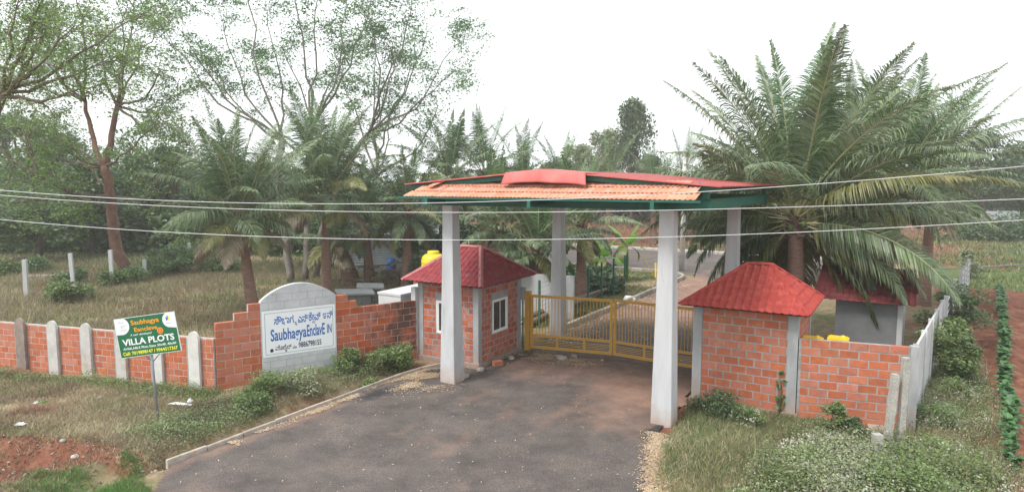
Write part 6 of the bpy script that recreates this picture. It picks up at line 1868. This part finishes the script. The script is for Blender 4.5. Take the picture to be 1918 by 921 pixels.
scatter('red_field_straw', 'dry tufts on the red field', rf, 16000, M['grass_r'], 0.15, 0.5, 0.12, 23, 0.6, patch=pn(0.2, 5, -0.1))
# husk litter lying on the asphalt
def litter(name, label, fn, n, seed, lo, hi, size=0.045):
    rr = np.random.RandomState(seed); out = []; tot = 0
    while tot < n:
        c = rr.uniform(lo, hi, (n, 2)); k = fn(c[:, 0], c[:, 1]) > rr.rand(n); c = c[k]; out.append(c); tot += len(c)
    c = np.concatenate(out)[:n]
    X_ = O[0] + U[0] * c[:, 0] + W[0] * c[:, 1]; Y_ = O[1] + U[1] * c[:, 0] + W[1] * c[:, 1]
    P = np.stack([X_, Y_, 0.018 + 0.02 * rr.rand(n)], 1)
    a = rr.randn(n, 3); a[:, 2] *= 0.25; a /= np.linalg.norm(a, axis=1)[:, None]; b_ = np.cross(a, np.array([0, 0, 1.0])); s_ = size * rr.uniform(0.5, 1.4, n)[:, None]
    V = np.stack([P - a * s_ / 2, P - b_ * s_ * .3, P + a * s_ / 2, P + b_ * s_ * .3], 1).reshape(-1, 3)
    tag(link(name, np_mesh(name, V, np.arange(n * 4).reshape(n, 4), M['litter'])), label, kind='stuff')
def lit1(a, b_):
    k = np.exp(-((a + 0.95) / 0.75) ** 2 - ((b_ + 0.35) / 0.85) ** 2) * 1.3 + 0.8 * np.exp(-((a + 1.6) / 0.14) ** 2) * (b_ < 0.6) * (b_ > -7)
    return k * np.clip(0.45 + 0.9 * nz(a, b_, 3.0, 6), 0, 1)
litter('husk_litter', 'tan seed husks strewn beside the front left pillar and along the kerb', lit1, 9000, 31, (-1.75, -7.5), (0.9, 1.5))
litter('gate_litter', 'tan husks and chaff in front of the gate', lambda a, b_: np.exp(-((a - 1.5) / 1.1) ** 2 - ((b_ - 4.0) / 0.42) ** 2) * np.clip(0.6 + nz(a, b_, 4, 3), 0, 1), 3200, 32, (-0.2, 2.4), (4.5, 5.2))
def lit3(a, b_):
    e_ = 7.12 + np.clip(-b_ - 1, 0, 3) * 0.30 + np.clip(-b_ - 4, 0, 30) * 1.0
    return np.exp(-((a - e_ - 0.05) / 0.22) ** 2) * np.clip(0.75 + 0.6 * nz(a, b_, 3.0, 6), 0, 1) * (b_ < -0.9)
litter('edge_litter', 'tan husks along the right edge of the driveway', lit3, 8500, 33, (6.5, -7.5), (11, -0.5))
litter('road_litter', 'bits of leaf and chaff scattered thinly over the driveway', lambda a, b_: is_paved(a, b_, -0.1) * 0.5, 420, 34, (-2, -9.5), (9, 4.5), 0.05)
litter('inner_road_litter', 'fallen leaves on the road just inside the gate', lambda a, b_: np.exp(-((a - 0.3) / 0.7) ** 2) + 0.08, 2200, 35, (-0.1, 6), (6.8, 24), 0.09)

# stones and rubbish one can point at
def rock(px, py, s, label, mt=None, flat=0.5, seed=1, name='rock', z=0.0, cat='rock'):
    import bmesh
    rr = random.Random(seed); bm = bmesh.new(); bmesh.ops.create_icosphere(bm, subdivisions=2, radius=1)
    for v_ in bm.verts: v_.co = Vector((v_.co.x * s[0], v_.co.y * s[1], v_.co.z * s[2])) * rr.uniform(0.82, 1.12)
    me = bpy.data.meshes.new(name); bm.to_mesh(me); bm.free(); me.materials.append(mt or M['rock'])
    q = gp(px, py); a, b_ = site(q.x, q.y); zz = 0.0 if is_paved(a, b_, 0) else float(ground_z(q.x, q.y))
    return tag(link(name, me, None, (q.x, q.y, zz + s[2] * 0.5 + z), (0, 0, rr.uniform(0, 3))), label, cat)
rock(1052, 672, (0.30, 0.20, 0.10), 'flat grey rock on the asphalt before the gate', seed=3)
rock(1075, 667, (0.16, 0.12, 0.05), 'small flat stone beside the grey rock', seed=4)
rock(1128, 675, (0.08, 0.06, 0.04), 'pebble on the asphalt near the gate centre', seed=5)
m = MB(); m.box(-.17, .17, -.11, .11, 0, .16); q = gp(932, 684); tag(m.obj('loose_brick', M['brick_old'], None, (q.x, q.y, 0.01), (0, 0, 0.5)), 'single loose brick at the foot of the left hut', 'brick')
for k, (px, py, lab) in enumerate(((900, 694, 'low stone below the left hut corner'), (870, 706, 'stone between the left hut and the pillar'), (958, 672, 'stone at the foot of the left hut wall'))):
    rock(px, py, (0.22, 0.13, 0.09), lab, seed=10 + k)
rock(1165 - 110, 598, (0.12, 0.1, 0.08), 'pale stone on the verge inside the gate', seed=20)
rock(1178, 562, (0.35, 0.3, 0.2), 'whitish boulder on the grass verge beyond the gate', M['paper'], seed=21)
rock(140, 843, (0.09, 0.08, 0.07), 'pale stone in the eroded red bank', seed=22)
rock(118, 832, (0.07, 0.06, 0.05), 'smaller stone above it on the red bank', seed=23)
rag('plastic_bag', 'torn white plastic strip lying in the grass right of the advert board', 'litter', gp(338, 757, 0.13), 0.36, 0.05, 0.06, M['paper'], 2, -0.15)
rag('plastic_bag', 'white knotted end of plastic on the grass strip', 'litter', gp(356, 752, 0.13), 0.06, 0.07, 0.12, M['paper'], 3)
rag('wrapper', 'green and white wrapper in the grass at the far left', 'litter', gp(78, 753, 0.15), 0.19, 0.07, 0.07, M['banana'], 5, 0.1)
rag('wrapper', 'white paper scrap beside the green wrapper', 'litter', gp(68, 755, 0.15), 0.06, 0.05, 0.07, M['paper'], 7)
rag('wrapper', 'white scrap low in the grass left of the advert board', 'litter', gp(185, 745, 0.12), 0.08, 0.05, 0.05, M['paper'], 8)
rag('wrapper', 'crumpled grey scrap below the wrapper at the far left', 'litter', gp(38, 795, 0.1), 0.12, 0.08, 0.07, M['paper'], 9)
# clods on the eroded bank
rr = np.random.RandomState(46); mb = MB(); k = 0
while k < 1100:
    x_ = rr.uniform(-14.5, -8.2); y_ = float(bank_line(x_)) - rr.uniform(-0.25, 1.5); z = float(ground_z(np.array(x_), np.array(y_))); s_ = rr.uniform(0.010, 0.042)
    if x_ > -8.6 and y_ < 14.2: continue
    k += 1; n_ = 6; ph = rr.rand() * 6
    vs = [(x_ + s_ * math.cos(ph + q_ * 1.047) * rr.uniform(.7, 1.3), y_ + s_ * math.sin(ph + q_ * 1.047) * rr.uniform(.7, 1.3), z + rr.uniform(-.3, .3) * s_) for q_ in range(6)] + [(x_ + rr.uniform(-.3, .3) * s_, y_ + rr.uniform(-.3, .3) * s_, z + s_ * rr.uniform(.5, 1))]
    mb.add(vs, [(q_, (q_ + 1) % 6, 6) for q_ in range(6)])
tag(mb.obj('soil_clods', M['clod']), 'crumbled red clods on the eroded bank', kind='stuff')
# pebbles in the bank
rr = np.random.RandomState(44); mb = MB()
for k in range(260):
    px, py = rr.uniform(0, 320), rr.uniform(825, 900); q = gp(px, py, -0.2); z = float(ground_z(q.x, q.y)); s_ = rr.uniform(0.015, 0.05)
    vs = [(q.x + s_ * math.cos(a) * rr.uniform(.7, 1.2), q.y + s_ * math.sin(a) * rr.uniform(.7, 1.2), z) for a in (0, 1.57, 3.14, 4.7)] + [(q.x, q.y, z + s_ * 0.9)]
    mb.add(vs, [(0, 1, 4), (1, 2, 4), (2, 3, 4), (3, 0, 4)])
tag(mb.obj('pebbles', M['rock']), 'pebbles and clods in the eroded red bank', kind='stuff')

# dry frond heap behind the sign wall
hpx = gp(730, 545)
rr = random.Random(4); heap = thing('brush_heap', 'dark heap of dead palm fronds behind the sign wall', 'heap', (hpx.x, hpx.y + 2.0, 0))
hm = [frond_mesh(M['bark'], Lf=3.0, elev=0.25, bend=0.7, seed=k, n=34, leaf=0.6, droop=0.8, lw=0.05) for k in range(3)]
for k in range(16):
    link('frond', hm[k % 3], heap, (rr.uniform(-2.2, 1.6), rr.uniform(-.8, .8), rr.uniform(0.2, 1.15)), (rr.uniform(-.4, .4), 0, rr.uniform(0, 6.28)))

# ------------------------------------------------------------------ air
hz = bpy.data.materials.new('haze_air'); hz.use_nodes = True
for n_ in list(hz.node_tree.nodes):
    if n_.type != 'OUTPUT_MATERIAL': hz.node_tree.nodes.remove(n_)
pv_ = hz.node_tree.nodes.new('ShaderNodeVolumePrincipled')
pv_.inputs['Color'].default_value = (0.97, 0.985, 1.0, 1)
pv_.inputs['Density'].default_value = 0.0010
pv_.inputs['Anisotropy'].default_value = 0.2
hz.node_tree.links.new(pv_.outputs[0], hz.node_tree.nodes['Material Output'].inputs['Volume'])
m = MB(); m.box(-260, 260, -25, 260, -1.6, 26)
tag(m.obj('haze', hz), 'thin morning haze in the air', kind='stuff')
